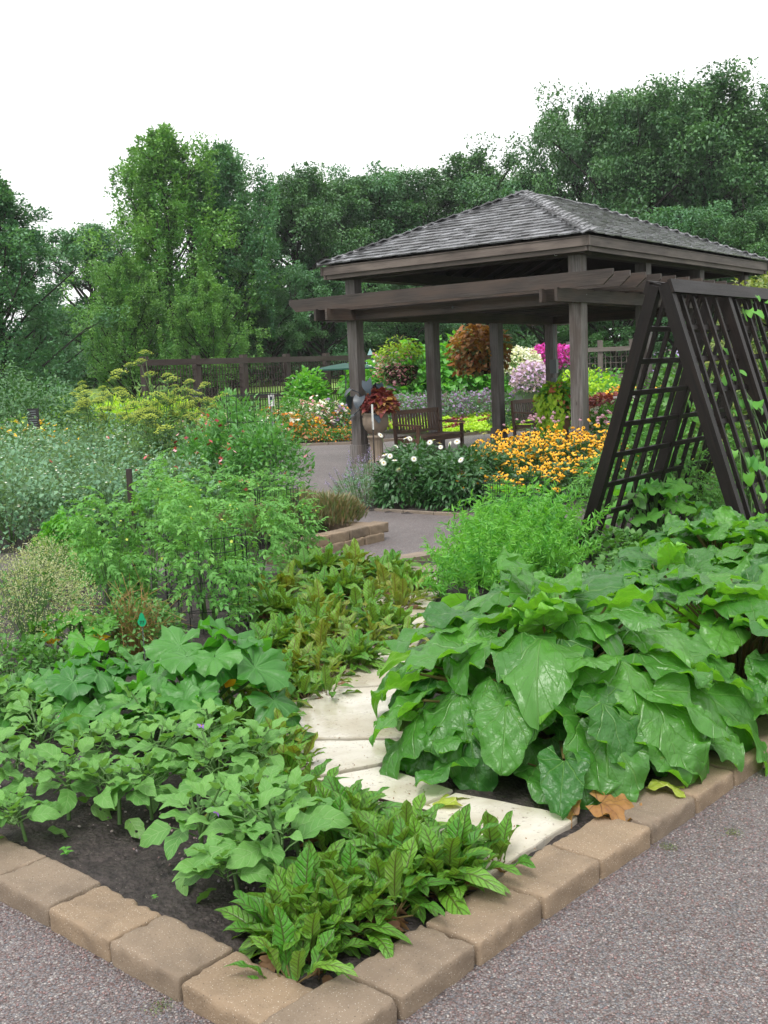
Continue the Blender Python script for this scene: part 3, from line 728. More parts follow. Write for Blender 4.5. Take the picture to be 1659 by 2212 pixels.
# hip and ridge caps
for (p, q) in ((fx['n'][0], R1), (fx['n'][1], R1), (fx['f'][0], R2), (fx['f'][1], R2), (R1, R2)):
    g = Geo(); d = q-p; L = np.linalg.norm(d); d = d/L; side = np.cross(d, (0, 0, 1)); side /= np.linalg.norm(side); k = int(L/.14)
    for i in range(k+1):
        c = p+d*(i*.14+.05)
        for sg in (-1, 1):
            sv = side*sg*math.cos(.42)-np.array([0, 0, 1])*math.sin(.42); dd = d*math.cos(.07)-np.cross(sv, d)*0+np.array([0, 0, -.07])
            g.box(c+sv*.062+np.array([0, 0, .052]), (.1, .065, .008), dd, sv)
    gpart('ridge_cap', g, M['shingle'])
# fascia boards: two courses
for key, (e0, e1) in fx.items():
    X = (e1-e0)/np.linalg.norm(e1-e0); N = np.cross(X, (0, 0, 1)); N = -N if np.dot(N, (e0+e1)/2-np.array([*gl[:2], ZE])) < 0 else N
    fb = gpart('fascia', Geo().beam(e0-N*.03-X*.0+np.array([0, 0, -.10]), e1-N*.03+np.array([0, 0, -.10]), .04, .15), M['fascia'])
    gpart('fascia_trim', Geo().beam(e0+X*.03-N*.075+np.array([0, 0, -.19]), e1-X*.03-N*.075+np.array([0, 0, -.19]), .04, .12), M['fascia'])
    gpart('soffit', Geo().beam(e0+X*.1-N*.25+np.array([0, 0, -.16]), e1-X*.1-N*.25+np.array([0, 0, -.16]), .3, .02), M['beam'])
# roof rafters seen from below
g = Geo()
for k in range(1, 12):
    b = WL/12*k; rr = min(b, WL-b, S/2)
    for a, sg in ((0, 1), (S, -1)): g.beam(pl(a, b, ZB+.22), pl(a+sg*rr, b, ZB+.22+(ZP-ZE)*rr/(S/2+OV)*1.0), .04, .12)
gpart('roof_rafters', g, M['beam'])
# pergola: double beams along the long sides, rafters across
for a in (-.13, S+.13, ):
    for bb in (0,):
        gpart('pergola_beam', Geo().beam(pl(a, -.95, 2.70), pl(a, WL+.95, 2.70), .045, .2), M['beam'])
for a in (.13, S-.13): gpart('pergola_beam', Geo().beam(pl(a, -.95, 2.70), pl(a, WL+.95, 2.70), .045, .2), M['beam'])
for b in (-.13, .13, WL-.13, WL+.13): gpart('pergola_beam', Geo().beam(pl(-.55 if b > 1 else -.105, b, 2.685), pl(S+.55, b, 2.685), .045, .165), M['beam'])
nb = 17
def tail_board(a0, a1, b, z, h, t):
    """pergola rafter with ends cut back below"""
    g = Geo(); cut = .16
    prof = [(a0, z+h/2), (a1, z+h/2), (a1, z+h*.12), (a1-cut, z-h/2), (a0+cut, z-h/2), (a0, z+h*.12)]
    V = [pl(x, b-t/2, zz) for x, zz in prof]+[pl(x, b+t/2, zz) for x, zz in prof]; k = 6
    ro = random.random()*9; U = [(x+ro, zz) for x, zz in prof]*2
    rn_ = random.random()
    g.add(V, {6: np.array([list(range(6)), list(range(11, 5, -1))]), 4: np.array([(i, i+6, (i+1) % 6+6, (i+1) % 6) for i in range(6)])}, U, rn_)
    return g
for i in range(nb):
    b = -.85+(WL+1.7)/(nb-1)*i
    g = tail_board(-1.02, S+.80, b, 2.895, .22, .05)
    gpart('pergola_rafter', g, M['beam'])
for a in (-.45, .5, 1.4, 2.3, 3.2, 4.0, S+.75): pass
for a, b, z in ((0, -.13, 2.68), (S, -.13, 2.68), (0, -.13, 2.62), (S, -.13, 2.62), (S/2, -.13, 2.69), (-.15, 0, 2.72), (-.15, WL/3, 2.72), (0, -.11, 3.42), (S, -.11, 3.42)):
    g = Geo(); c = pl(a, b, z)-(b3 if b else -a3)*(.03 if b == -.13 else .01); g.ico(c, .02, .5, 0, 1); gpart('bolt', g, M['metal'], None, True)
# lettering C on the front beam near the corner post, conduit and boxes on the rear left post
cu_ = bpy.data.curves.new('letter', 'FONT'); cu_.body = 'C'; cu_.size = .085; cu_.extrude = .002; cu_.align_x = 'CENTER'
tmp = bpy.data.objects.new('letter', cu_); col.objects.link(tmp); bpy.context.view_layer.update()
me = bpy.data.meshes.new_from_object(tmp.evaluated_get(bpy.context.evaluated_depsgraph_get())); bpy.data.objects.remove(tmp)
lt = bpy.data.objects.new('letter', me); col.objects.link(lt); me.materials.append(M['white'])
lx = -a3; lt.matrix_world = Matrix(((lx[0], 0, -b3[0], 0), (lx[1], 0, -b3[1], 0), (0, 1, 0, 0), (0, 0, 0, 1)))
pp = pl(.32, -.104, ZB+.02); lt.matrix_world = Matrix.Translation(Vector(pp))@lt.matrix_world; lt.parent = gz; lt.matrix_parent_inverse = Matrix.Translation(-gl)
g = Geo(); c = pl(S-.02, WL-.14); c = pl(S-.15, WL-.12)
g.tube([c+np.array([0, 0, z]) for z in (.9, 1.6, 2.6)], .016, 6); cdt = gpart('conduit', g, M['metal'])
g = Geo(); g.box(c+np.array([0, 0, 1.62])-b3*.03, (.085, .05, .16), (*-A_, 0), (*B_, 0)); g.box(c+np.array([0, 0, 1.25])-b3*.03, (.06, .04, .1), (*-A_, 0), (*B_, 0)); gpart('switch_box', g, M['metal'])

# ------------------------------------------------------------------ benches
def make_bench():
    t = empty('garden_bench', label='x', cat='bench', group='slatted timber benches inside the pavilion')
    L = 1.5                                        # along x, facing -y
    for x in (-L/2+.03, L/2-.03):
        build('leg', Geo().beam((x, .24, 0), (x, .30, .92), .045, .06, (0, 1, 0)), M['teak'], t, False)
        build('leg', Geo().beam((x, -.26, 0), (x, -.26, .615), .05, .06, (0, 1, 0)), M['teak'], t, False)
        build('armrest', Geo().beam((x, -.33, .64), (x, .27, .66), .07, .03), M['teak'], t, False)
        build('side_rail', Geo().beam((x, -.23, .36), (x, .22, .36), .03, .07), M['teak'], t, False)
    g = Geo()
    for k in range(6): g.box((0, -.26+.09*k, .43), (L/2-.01, .036, .011))
    build('seat', g, M['teak'], t, False)
    build('apron', Geo().box((0, -.265, .37), (L/2-.06, .014, .04)), M['teak'], t, False)
    g = Geo(); g.beam((-L/2+.055, .295, .885), (L/2-.055, .295, .885), .028, .08); g.beam((-L/2+.055, .262, .51), (L/2-.055, .262, .51), .028, .05)
    bk = build('backrest', g, M['teak'], t, False)
    g = Geo(); k = 15
    for i in range(k):
        x = -L/2+.11+(L-.22)/(k-1)*i; g.beam((x, .265, .536), (x, .292, .844), .055, .014, (0, 1, 0))
    build('backrest_slats', g, M['teak'], bk, False)
    return t
bench = make_bench(); rzb = math.atan2(B_[1], B_[0])+PI     # back runs along B, front towards -A
def bench_at(a, b, lab):
    p = pl(a, b); o = place(bench, p, 0, 1, lab); o.rotation_euler.z = math.atan2(A_[1], A_[0])-PI/2; return o
bench_at(S-.62, 1.35, 'left bench, between the two nearest left pavilion posts behind the stone urn')
bench_at(S-.62, WL/3*2+.78, 'right bench, far end of the pavilion beside the terracotta pot')

# ------------------------------------------------------------------ trellis
tr = empty('a_frame_trellis', (2.25, 8.69, 0), math.atan2(B_[1], B_[0]), 'black stained A-frame lattice trellis standing behind the rhubarb', 'trellis')
hw_, ht_, TL = .75, 2.26, 2.44          # local x = ridge direction, y = towards A (left foot)
def tpanel(sg):
    top = np.array([0, sg*.035, ht_]); foot = np.array([0, sg*hw_, 0.0]); sl = foot-top; SLn = np.linalg.norm(sl); sl = sl/SLn
    nn = np.array([0, -sl[2]*sg, sl[1]*sg]); nn = nn/np.linalg.norm(nn)       # outward normal
    fr = empty('panel'); bpy.data.objects.remove(fr)
    p = None
    def pt(x, s, o=0): return top+sl*s+np.array([x, 0, 0])+nn*o
    g = Geo()
    for x in (0, TL/2, TL):
        g.beam(pt(x-.0, 0.02), pt(x-.0, SLn), .044, .095, nn); g.beam(pt(x+.048, 0.0), pt(x+.048, SLn), .044, .085, nn)
    g.beam(pt(-.02, .05, .055), pt(TL+.07, .05, .055), .11, .03, nn)
    p = build('frame', g, M['stain'], tr, False)
    g = Geo()
    for k in range(1, 10):
        x = TL/10*k+.02
        if k == 5: continue
        g.beam(pt(x, .05, -.003), pt(x, SLn-.03, -.003), .036, .032, nn)
    build('upright_slats', g, M['stain'], tr, False)
    g = Geo()
    for k in range(1, 9):
        s = .36+.268*(k-1)
        g.beam(pt(-.02, s, -.032), pt(TL+.07, s, -.032), .042, .022, nn)
    build('cross_slats', g, M['stain'], tr, False)
tpanel(1); tpanel(-1)

# ------------------------------------------------------------------ fences
def fence(p, q, nseg, h, mat, label, group, dens=9, rails=((2.15, .16), (1.1, .12))):
    p = np.array(p, float); q = np.array(q, float); X = (q-p); L = np.linalg.norm(X); X = np.array([*(X/L), 0]); P3 = np.array([*p, 0])
    t = empty('lattice_fence', (p[0], p[1], 0), 0, label, 'fence', group); Ti = Matrix.Translation(Vector((-p[0], -p[1], 0)))
    def pt(name, g):
        o = build(name, g, mat, smooth=False); o.parent = t; o.matrix_parent_inverse = Ti
    for i in range(nseg+1):
        c = P3+X*L/nseg*i; pt('post', Geo().box(c+np.array([0, 0, h/2]), (.085, .085, h/2), X, (-X[1], X[0], 0)))
    N = np.array([-X[1], X[0], 0])
    for z, hh in rails: pt('rail', Geo().beam(P3-X*.3-N*.11+np.array([0, 0, z]), P3+X*(L+.3)-N*.11+np.array([0, 0, z]), .05, hh))
    g = Geo()
    k = int(L*dens)
    for i in range(k): c = P3+X*L/k*i+N*.0; g.beam(c+np.array([0, 0, .15]), c+np.array([0, 0, 2.06]), .02, .02, X)
    for z in np.arange(.25, 2.06, .19 if dens > 6 else .2): g.beam(P3+N*.022+np.array([0, 0, z]), P3+X*L+N*.022+np.array([0, 0, z]), .02, .02)
    pt('lattice', g)
pA = far(312, 28.5)[:2]; pB = far(752, 34.5)[:2]; pB = pA+B_*np.linalg.norm(pB-pA)
fence(pA-B_*.0, pB+B_*3, 6, 2.32, M['fence'], 'dark brown lattice fence behind the flower beds left of the pavilion', 'lattice fences round the garden')
pC = far(1095, 36.5)[:2]; pD = far(1365, 36)[:2]
fence(pC, pD, 4, 2.4, M['fence2'], 'greyer lattice fence seen through the pavilion and beside the trellis', 'lattice fences round the garden', 6, ((2.1, .14), (1.2, .12)))
#PART2

# ================================================================== PLANTS
def part(name, g, mat, t, smooth=True):
    return build(name, g, mat, t, smooth)
def jmesh(T): return T

# ---------------------------------------------------------------- rhubarb
def rprof(t): return np.clip((1-t**3.0)**.62*np.clip(t*5+.35, 0, 1)**.6*(1-.22*t), .02, 1)
def rblade(s, a, f, ru, q, sd):
    V, F, U, r1, Mi = leaf(1, .98, 24, 18, rprof, arch=a, fold=f, ruff=0, cord=.26, jag=(.022, 7.5), seed=s, local=True, side=sd)
    r = np.random.default_rng(s+900); S = np.tile(np.linspace(-1, 1, 19), 25); T = np.repeat(np.linspace(0, 1, 25), 19); e = np.clip(np.abs(S), 0, 1)
    ph = r.uniform(0, 6, 6); sg = np.sign(S)
    V[:, 2] += ru*e**2.6*(np.sin(T*q*6.28+ph[0]+sg*1.4)+.45*np.sin(T*q*13.5+ph[1]-sg))*np.clip(T*4, .25, 1)
    V[:, 2] += ru*1.1*np.clip(T-.55, 0, 1)*np.sin(S*5+ph[2])                     # waved tip
    V[:, 2] += .02*np.sin(V[:, 0]*23+ph[3])*np.sin(V[:, 1]*19+ph[4])+.03*np.sin(V[:, 0]*8+ph[5]+V[:, 1]*6)
    V[:, 0] *= 1-.05*np.sin(T*q*6.28+ph[0])
    return V, F, U, r1, Mi
RH = [rblade(s, *p_) for s, p_ in enumerate([(.25, -.10, .05, 2.2, 0), (.45, -.22, .065, 1.8, .05), (.15, .2, .055, 2.7, -.04), (.55, -.1, .075, 2.0, .08), (.3, .05, .08, 3.0, -.08), (.75, -.28, .055, 1.6, 0), (.35, -.3, .07, 2.4, .1), (.1, -.05, .085, 2.0, 0)])]
def rhubarb(seed, Rr=.86, H=.56, n=112, size=(.20, .335)):
    r = np.random.default_rng(seed)
    t = empty('rhubarb_plant', label='x', cat='rhubarb', group='rhubarb plants right of the flagstone path')
    g = Geo(); sg = Geo()
    for i in range(n):
        u = (i+.5)/n; q = u**.55; ph = i*2.39996+r.normal(0, .16)
        rad = (q*Rr*.82)*r.uniform(.86, 1.1); h = H*(1-.80*q**2.2)*r.uniform(.82, 1.06)+.03
        base = np.array([math.cos(ph)*rad, math.sin(ph)*rad, h])
        pitch = R(60)-q*R(98)+r.normal(0, .3)
        L = r.uniform(*size)*(1-.2*(1-q))*(1.12 if r.random() < .3 else 1)
        bk = .22*L
        pos = base-bk*np.array([math.cos(ph)*math.cos(pitch), math.sin(ph)*math.cos(pitch), math.sin(pitch)])
        Mx = TRS(pos, out_az(ph+r.normal(0, .28)), pitch, r.normal(0, .22), np.array([[L*r.uniform(.78, 1.02), L, L]]))
        g.inst(RH[r.integers(0, 8)], Mx, float(np.clip(r.normal(.45, .25), 0, 1)))
        c0 = np.array([math.cos(ph), math.sin(ph), 0])*.05*r.uniform(.3, 1.6)
        mid = c0*.6+pos*.45+np.array([0, 0, h*.28])
        sg.tube([c0, c0*.5+mid*.5+np.array([0, 0, .03]), mid, pos*.98+c0*.02], [.010, .009, .007, .005], 6, r.uniform(0, 1))
    # fresh upright leaves in the middle
    part('leaves', g, M['rhub'], t); part('stalks', sg, M['rstalk'], t)
    return t
rh1 = rhubarb(11); rh2 = rhubarb(23, .84, .50, 98)
rz = 0
for k, (pr_, x, y, sc, ro, lab) in enumerate([
    (rh1, .72, 4.58, 1.14, .4, 'largest nearest rhubarb clump spilling over the flagstones and border blocks'),
    (rh2, 1.66, 5.0, 1.1, 1.2, 'rhubarb clump at the right edge of the picture beside the gravel'),
    (rh2, .86, 5.6, .88, 3.3, 'rhubarb clump behind the nearest one, leaning toward the path'),
    (rh1, 1.65, 6.2, .84, 2.5, 'rhubarb clump below the foot of the trellis'),
    (rh1, 2.5, 6.4, 1.0, 5.1, 'rhubarb clump at the far right below the trellis'),
    (rh2, 2.6, 7.5, .8, 4.1, 'rearmost rhubarb clump between the trellis legs'),
    (rh2, 2.25, 7.2, 1.0, 2.1, 'rhubarb clump directly in front of the right trellis leg'), (rh1, 2.6, 5.3, .95, 3.9, 'rhubarb clump cut by the right picture edge, over the border')]):
    place(pr_, (x, y, .03), ro, sc, lab)
rh3 = rhubarb(37, .8, .50, 44, (.26, .42))
place(rh3, (.40, 4.33, .03), .9, .62, 'small low rhubarb shoot clump at the front, nearest the front flagstone')
place(rh3, (1.12, 4.42, .03), 3.9, .6, 'low rhubarb leaves at the block edge between the two nearest large clumps')
# withered leaf lying on the blocks, torn yellow leaf
DEADM = leaf_mat('dead_rhubarb_blade', (.36, .20, .06), (.24, .10, .03), vein=(.12, .05, .03), kind='palmate', edge=(.07, .02, .015), trans=.2, rough=.55, noisy=1.5)
YELM = leaf_mat('yellowing_blade', (.38, .42, .05), (.25, .36, .05), vein=(.45, .45, .2), kind='palmate', edge=(.2, .1, .03), trans=.2)
def lone_leaf(px, L, az, pitch, roll, mat, label, z=.09, cat='fallen leaf', k=4):
    p = at(px[0], px[1], z); g = Geo().inst(RH[k], TRS([[0, 0, 0]], az, pitch, roll, np.array([[L, L, L]])), .5)
    o = build('fallen_leaf', g, mat); o.location = p; tag(o, label, cat); return o
lone_leaf((1300, 1735), .20, -1.9, -.12, .1, DEADM, 'withered orange brown rhubarb leaf lying on the border blocks', .095)
lone_leaf((1225, 1735), .13, 2.6, -.25, .5, DEADM, 'small dark rotten leaf at the edge of the flagstone and block', .085, k=3)
lone_leaf((1440, 1700), .15, -.4, .1, .2, YELM, 'small yellow leaf under the rhubarb on the border blocks', .10, k=1)
lone_leaf((985, 1725), .17, 1.2, .05, .2, YELM, 'yellowing leaf lying on the flagstone below the rhubarb', .07, k=3)
g = Geo(); a, b = at(745, 1715, .066), at(925, 1752, .066)
g.tube([a, a*.7+b*.3+np.array([0, .01, .004]), a*.35+b*.65+np.array([.01, -.008, .003]), b], [.004, .006, .005, .003], 6)
tag(build('dry_stalk', g, M['cone']), 'dark dry stalk lying across the flagstones', 'twig')

r = np.random.default_rng(77); g = Geo(); n = 420; PP = []
for i in range(n):
    u_, v_ = r.choice([0, 1], p=[.5, .5]), r.uniform(0, 1)
    px = (r.uniform(640, 930), r.uniform(1440, 1740)) if r.random() < .8 else (r.uniform(900, 1200), r.uniform(1740, 1860)); PP.append(at(px[0], px[1], .059))
g.inst(leaf(1, .4, 2, 2, ovate, .3, .3), TRS(np.array(PP), toward(n), r.normal(.05, .2, n), r.normal(0, .5, n), r.uniform(.004, .014, n)), r.uniform(0, 1, n))
o = build('path_litter', g, M['brown']); tag(o, 'small dry scraps and seed husks scattered on the flagstones', 'litter', kind='stuff')
# ---------------------------------------------------------------- sorrel
sop = lambda t: np.clip(np.sin(PI*np.clip(t, 0, 1)**1.12), 0, 1)**.6
SO = [leaf(1, .34, 14, 6, sop, arch=a, fold=f, ruff=.045, rf=2.5, seed=s, side=sd, jag=(.03, 4)) for s, (a, f, sd) in enumerate([(.25, .35, 0), (.55, .3, .1), (.1, .5, -.05), (.9, .15, .05), (.4, .45, -.12)])]
def sorrel(seed, mat, n=78, Rr=.13, size=(.11, .175)):
    r = np.random.default_rng(seed)
    t = empty('red_veined_sorrel', label='x', cat='sorrel', group='red-veined sorrel clumps edging the path')
    g = Geo(); st = Geo(); w = Geo()
    cr = [(r.normal(0, .035), r.normal(0, .035)) for _ in range(3)]
    for i in range(n):
        q = ((i+.5)/n)**.7; ph = i*2.39996+r.normal(0, .35); cx, cy = cr[i % 3]; cx *= 1.6; cy *= 1.6
        L = r.uniform(*size)*(1-.12*q); pitch = R(86)-q*R(50)-(R(35) if i > n-14 else 0)+r.normal(0, .2)
        h = .015+.045*(1-q); rad = .015+Rr*q*.5
        pos = np.array([cx+math.cos(ph)*rad, cy+math.sin(ph)*rad, h])
        Mx = TRS(pos, out_az(ph+r.normal(0, .25)), pitch, r.normal(0, .3), np.array([[L*r.uniform(.85, 1.12), L, L]]))
        g.inst(SO[r.integers(0, 5)], Mx, float(np.clip(r.normal(.45, .35), 0, 1)))
        st.tube([(cx, cy, 0), pos*.5+np.array([cx, cy, 0])*.5, pos], [.003, .003, .002], 4, .5)
    for i in range(9):
        ph = r.uniform(0, 2*PI); L = r.uniform(.06, .1); rad = r.uniform(.06, .12)
        w.inst(SO[r.integers(0, 5)], TRS([[math.cos(ph)*rad, math.sin(ph)*rad, .02]], out_az(ph), r.uniform(-.3, .2), r.normal(0, .8), np.array([[L*1.2, L, L]])), r.uniform(0, 1))
    part('leaves', g, mat, t); part('stalks', st, M['rstalk'], t); part('withered_leaves', w, M['brown'], t)
    return t
sA, sB, sC = sorrel(1, M['sorrel']), sorrel(2, M['sorrel'], 40), sorrel(3, M['sorrel2'], 42)
SP = [((655, 2075), 0, 1.05, 'foremost sorrel clump at the inner corner of the border blocks'),
 ((690, 2110), 1, .95, 'lowest sorrel clump, leaves hanging over the corner blocks'),
 ((755, 2050), 1, 1.15, 'sorrel clump second from the front corner, leaves over the blocks'),
 ((715, 1985), 0, 1.0, 'sorrel clump just behind the two foremost ones, against the eggplant'),
 ((840, 1985), 1, .95, 'low sorrel clump on the inner edge of the right run of blocks'),
 ((935, 1935), 0, 1.15, 'sorrel clump with a holed leaf at the front edge of the flagstones'),
 ((985, 1900), 1, 1.05, 'rightmost front sorrel clump reaching over the front flagstone'),
 ((870, 1900), 0, 1.05, 'upright sorrel clump left of the front flagstone'),
 ((800, 1890), 1, 1.0, 'sorrel clump between the eggplants and the front flagstone'),
 ((740, 1830), 0, 1.0, 'sorrel clump beside the twig on the path'),
 ((680, 1790), 1, 1.0, 'sorrel clump behind the nearest eggplants at the path edge'),
 ((620, 1740), 2, 1.0, 'sorrel clump left of the white wet flagstone'),
 ((570, 1690), 0, 1.05, 'sorrel clump beside the long straight joint in the paving'),
 ((605, 1650), 2, .95, 'yellow green sorrel clump at the edge of the stained flagstone'),
 ((545, 1610), 0, 1.05, 'tall sorrel clump in front of the squash leaves'),
 ((590, 1560), 2, 1.0, 'rusty sorrel clump overhanging the stained flagstone'),
 ((600, 1500), 0, 1.0, 'sorrel clump beyond the squash leaves on the path edge'),
 ((655, 1470), 2, 1.1, 'sorrel clump beside the dark scrap on the flagstone'),
 ((590, 1420), 0, 1.15, 'sorrel clump at the foot of the large wire cage, path side'),
 ((700, 1440), 2, 1.1, 'brown edged sorrel clump drooping over the narrowing path'),
 ((650, 1400), 1, 1.2, 'sorrel clump in the middle of the wide far group, left half'),
 ((740, 1400), 2, 1.2, 'sorrel clump with withered base opposite the rhubarb'),
 ((600, 1350), 0, 1.25, 'sorrel clump right against the tomato cage'),
 ((690, 1350), 2, 1.25, 'olive sorrel clump in the centre of the far group'),
 ((780, 1350), 1, 1.2, 'sorrel clump leaning toward the rhubarb tip'),
 ((640, 1300), 2, 1.3, 'rusty sorrel clump at the back beside the tomatoes'),
 ((730, 1300), 0, 1.3, 'sorrel clump behind the centre of the far group'),
 ((815, 1300), 2, 1.3, 'reddish sorrel clump at the far right by the path'),
 ((690, 1255), 0, 1.4, 'back row sorrel clump below the heath bed wall'),
 ((770, 1255), 2, 1.4, 'back row sorrel clump with orange leaves near the kerb slab'),
 ((855, 1330), 2, 1.2, 'sorrel clump overhanging the small far flagstone'), ((835, 1385), 0, 1.15, 'sorrel clump lying across the flagstone opposite the rhubarb middle'), ((795, 1415), 2, 1.1, 'rusty sorrel clump spilling furthest onto the flagstones'),
 ((755, 1455), 0, 1.05, 'sorrel clump spilling onto the half hidden flagstone'), ((700, 1490), 2, 1.0, 'sorrel clump with drooping leaves on the edge of the stained flagstone'), ((650, 1530), 1, .95, 'small sorrel clump at the back left corner of the stained flagstone'), ((880, 1290), 0, 1.1, 'sorrel clump at the right end of the back row, on the paving'),
 ((835, 1262), 0, 1.2, 'last sorrel clump at the end of the flagstone path')]
for i, (px, v, sc, lab) in enumerate(SP):
    p = at(*px); place([sA, sB, sC][v], (p[0], p[1], .03), random.uniform(0, 6.28), sc*1.05, lab)

# ---------------------------------------------------------------- eggplants
eprof = lambda t: np.clip(np.sin(PI*t**.72)**.85, 0, 1)
EG = [leaf(1, .60, 14, 6, eprof, arch=a, fold=f, ruff=.045, rf=2.2, jag=(.07, 3.2), seed=s, side=sd) for s, (a, f, sd) in enumerate([(.2, .18, 0), (.4, .1, .06), (.1, .3, -.06), (.55, .2, 0)])]
def flower5(npet=5, L=1, W=.6, cupp=.3, center=True, mi=0, nl=3):
    g = Geo(); T = leaf(L, W, nl, 2, ovate, arch=.25, fold=.1, mi=mi)
    for i in range(npet): g.inst(T, TRS([[0, 0, 0]], i*2*PI/npet, cupp, 0, 1.), .0)
    if center: g.ico((0, 0, .06), .16, 0, 1, 1, (1, 1, .8))
    return g.pack()
FL5 = flower5()
def eggplant(seed, H=.34):
    r = np.random.default_rng(seed); t = empty('eggplant_bush', label='x', cat='eggplant', group='young eggplants in rows on the dark soil')
    g = Geo(); st = Geo(); od = Geo(); hd = []
    main = np.array([(0, 0, 0), (.01*r.normal(), .01*r.normal(), H*.4), (.03*r.normal(), .03*r.normal(), H*.8)])
    st.tube(main, [.008, .007, .005], 6, .6)
    tips = [main[-1]]
    for i in range(3):
        a = r.uniform(0, 2*PI)+i*2.1; e = np.array([math.cos(a)*.09, math.sin(a)*.09, H*r.uniform(.7, .95)]); st.tube([main[1], (main[1]+e)/2+np.array([0, 0, .01]), e], [.006, .005, .004], 5, .6); tips.append(e)
    k = 0
    for ti, tp in enumerate(tips):
        for j in range(7):
            q = j/7; ph = j*2.4+ti+r.normal(0, .3); b = tp*(1-.55*q)+np.array([0, 0, -.01])
            pl_ = .02+.06*q; pitch = R(62)-q*R(72)+r.normal(0, .2)
            e = b+pl_*np.array([math.cos(ph), math.sin(ph), .5])
            L = (.055+.075*min(1, q*1.5))*r.uniform(.85, 1.2)
            st.tube([b, (b+e)/2+np.array([0, 0, .006]), e], .0028, 4, .3)
            g.inst(EG[r.integers(0, 4)], TRS(e, out_az(ph), pitch, r.normal(0, .3), L), float(np.clip(r.normal(.5+.3*(1-q), .2), 0, 1)))
    for j in range(2):
        ph = r.uniform(0, 6.28); L = r.uniform(.09, .12); od.inst(EG[j], TRS([[math.cos(ph)*.09, math.sin(ph)*.09, .05]], out_az(ph), -.35, r.normal(0, .3), L), .5)
    part('leaves', g, M['egg'], t); part('stems', st, M['stem'], t); part('eaten_leaves', od, M['eggold'], t)
    for j in range(r.integers(0, 3)):
        a = r.uniform(0, 6.28); f = part('flower', Geo().inst(FL5, TRS([[0, 0, 0]], 0, .9, 0, .021), r.uniform(0, 1)), [M['purple'], M['eye']], t)
        f.location = (math.cos(a)*.09, math.sin(a)*.09, H*.72)
    return t
eg = [eggplant(s, h) for s, h in ((5, .30), (6, .34), (8, .27), (12, .32))]
EP = [((30, 1770), 1, 1.0, 'eggplant at the left picture edge, in the front row by the blocks'), ((150, 1790), 0, .95, 'eggplant second from left in the row nearest the blocks'),
 ((260, 1800), 2, .95, 'small eggplant with a round holed leaf, left of the bare soil patch'), ((330, 1790), 3, .85, 'eggplant between the holed-leaf one and the purple flowered one'), ((435, 1905), 0, 1.05, 'purple flowered eggplant in the middle of the front row'),
 ((600, 1955), 1, 1.05, 'eggplant closest to the foremost sorrel, leaves over it'), ((560, 1860), 3, 1.0, 'eggplant behind the front row, touching the sorrel border'), ((650, 1880), 2, 1.1, 'eggplant crowded into the sorrel left of the flagstones'),
 ((520, 1975), 2, .85, 'low eggplant between the purple flowered one and the corner sorrel'), ((60, 1845), 2, .8, 'low eggplant at the far left closest to the blocks'), ((90, 1690), 3, 1.0, 'eggplant in the second row at the left, beneath the squash'), ((215, 1700), 2, 1.0, 'eggplant in the second row left of centre'), ((350, 1735), 1, 1.0, 'eggplant in the second row over the dark soil'),
 ((480, 1770), 0, 1.0, 'eggplant in the second row right of centre'), ((20, 1610), 0, 1.0, 'rearmost eggplant at the left picture edge'), ((120, 1600), 2, 1.05, 'rear eggplant below the left squash leaves'),
 ((330, 1650), 3, .95, 'rear eggplant in front of the squash stems'), ((470, 1680), 0, 1.0, 'rear eggplant beside the path-side sorrel'), ((550, 1740), 1, .95, 'slim eggplant between second row and sorrel')]
for px, v, sc, lab in EP:
    p = at(*px); place(eg[v], (p[0], p[1], .035), random.uniform(0, 6.28), sc*1.02, lab)
# little things on the soil
p = at(515, 2005, .04); g = Geo(); g.ico((0, 0, .012), .016, 0, 0, 3, (1, 1, .9)); o = build('green_fruit', g, M['tagg'] if False else plain_mat('unripe_fruit', (.10, .22, .03), (.45, .20, .03), .35)); o.location = p; tag(o, 'small round green and orange fruit lying on the soil by the blocks', 'fruit')
p = at(590, 1990, .06); g = Geo(); g.ico((0, 0, .02), .018, 0, 0, 3, (1, 1, 1.4)); o = build('white_eggplant', g, M['wpetal']); o.location = p; tag(o, 'small white eggplant fruit beside the foremost sorrel', 'fruit')
SEED = Geo()
for i in range(7): SEED.inst(leaf(1, .6, 4, 2, ovate, .3, .2), TRS([[0, 0, .3+.1*i]], i*2.4, .6-.08*i, 0, .6), .6)
for px, sc, lab in (((145, 1855), .045, 'weed seedling on bare soil near the left blocks'), ((335, 1945), .02, 'tiny weed seedling beside the third block of the left run')):
    p = at(*px, .035); o = build('seedling', (SEED.pack()), M['bright']); o.location = p; o.scale = (sc,)*3; tag(o, lab, 'seedling')

for px, lab in (((345, 2175), 'moss tuft in the gravel beside the left run of blocks'), ((1585, 1800), 'faint moss tuft in the gravel on the right'), ((1440, 1830), 'pale crumbled tuft in the gravel near the right blocks')):
    p = at(*px); n = 160; r = np.random.default_rng(int(px[0])); P = np.stack([r.normal(0, .018, n), r.normal(0, .018, n), r.uniform(0, .004, n)], -1)
    o = build('moss_tuft', Geo().inst(TINY, TRS(P, toward(n), r.normal(.5, .4, n), 0, r.uniform(.003, .008, n)), r.uniform(0, 1, n)), M['olive']); o.location = p; tag(o, lab, 'moss')
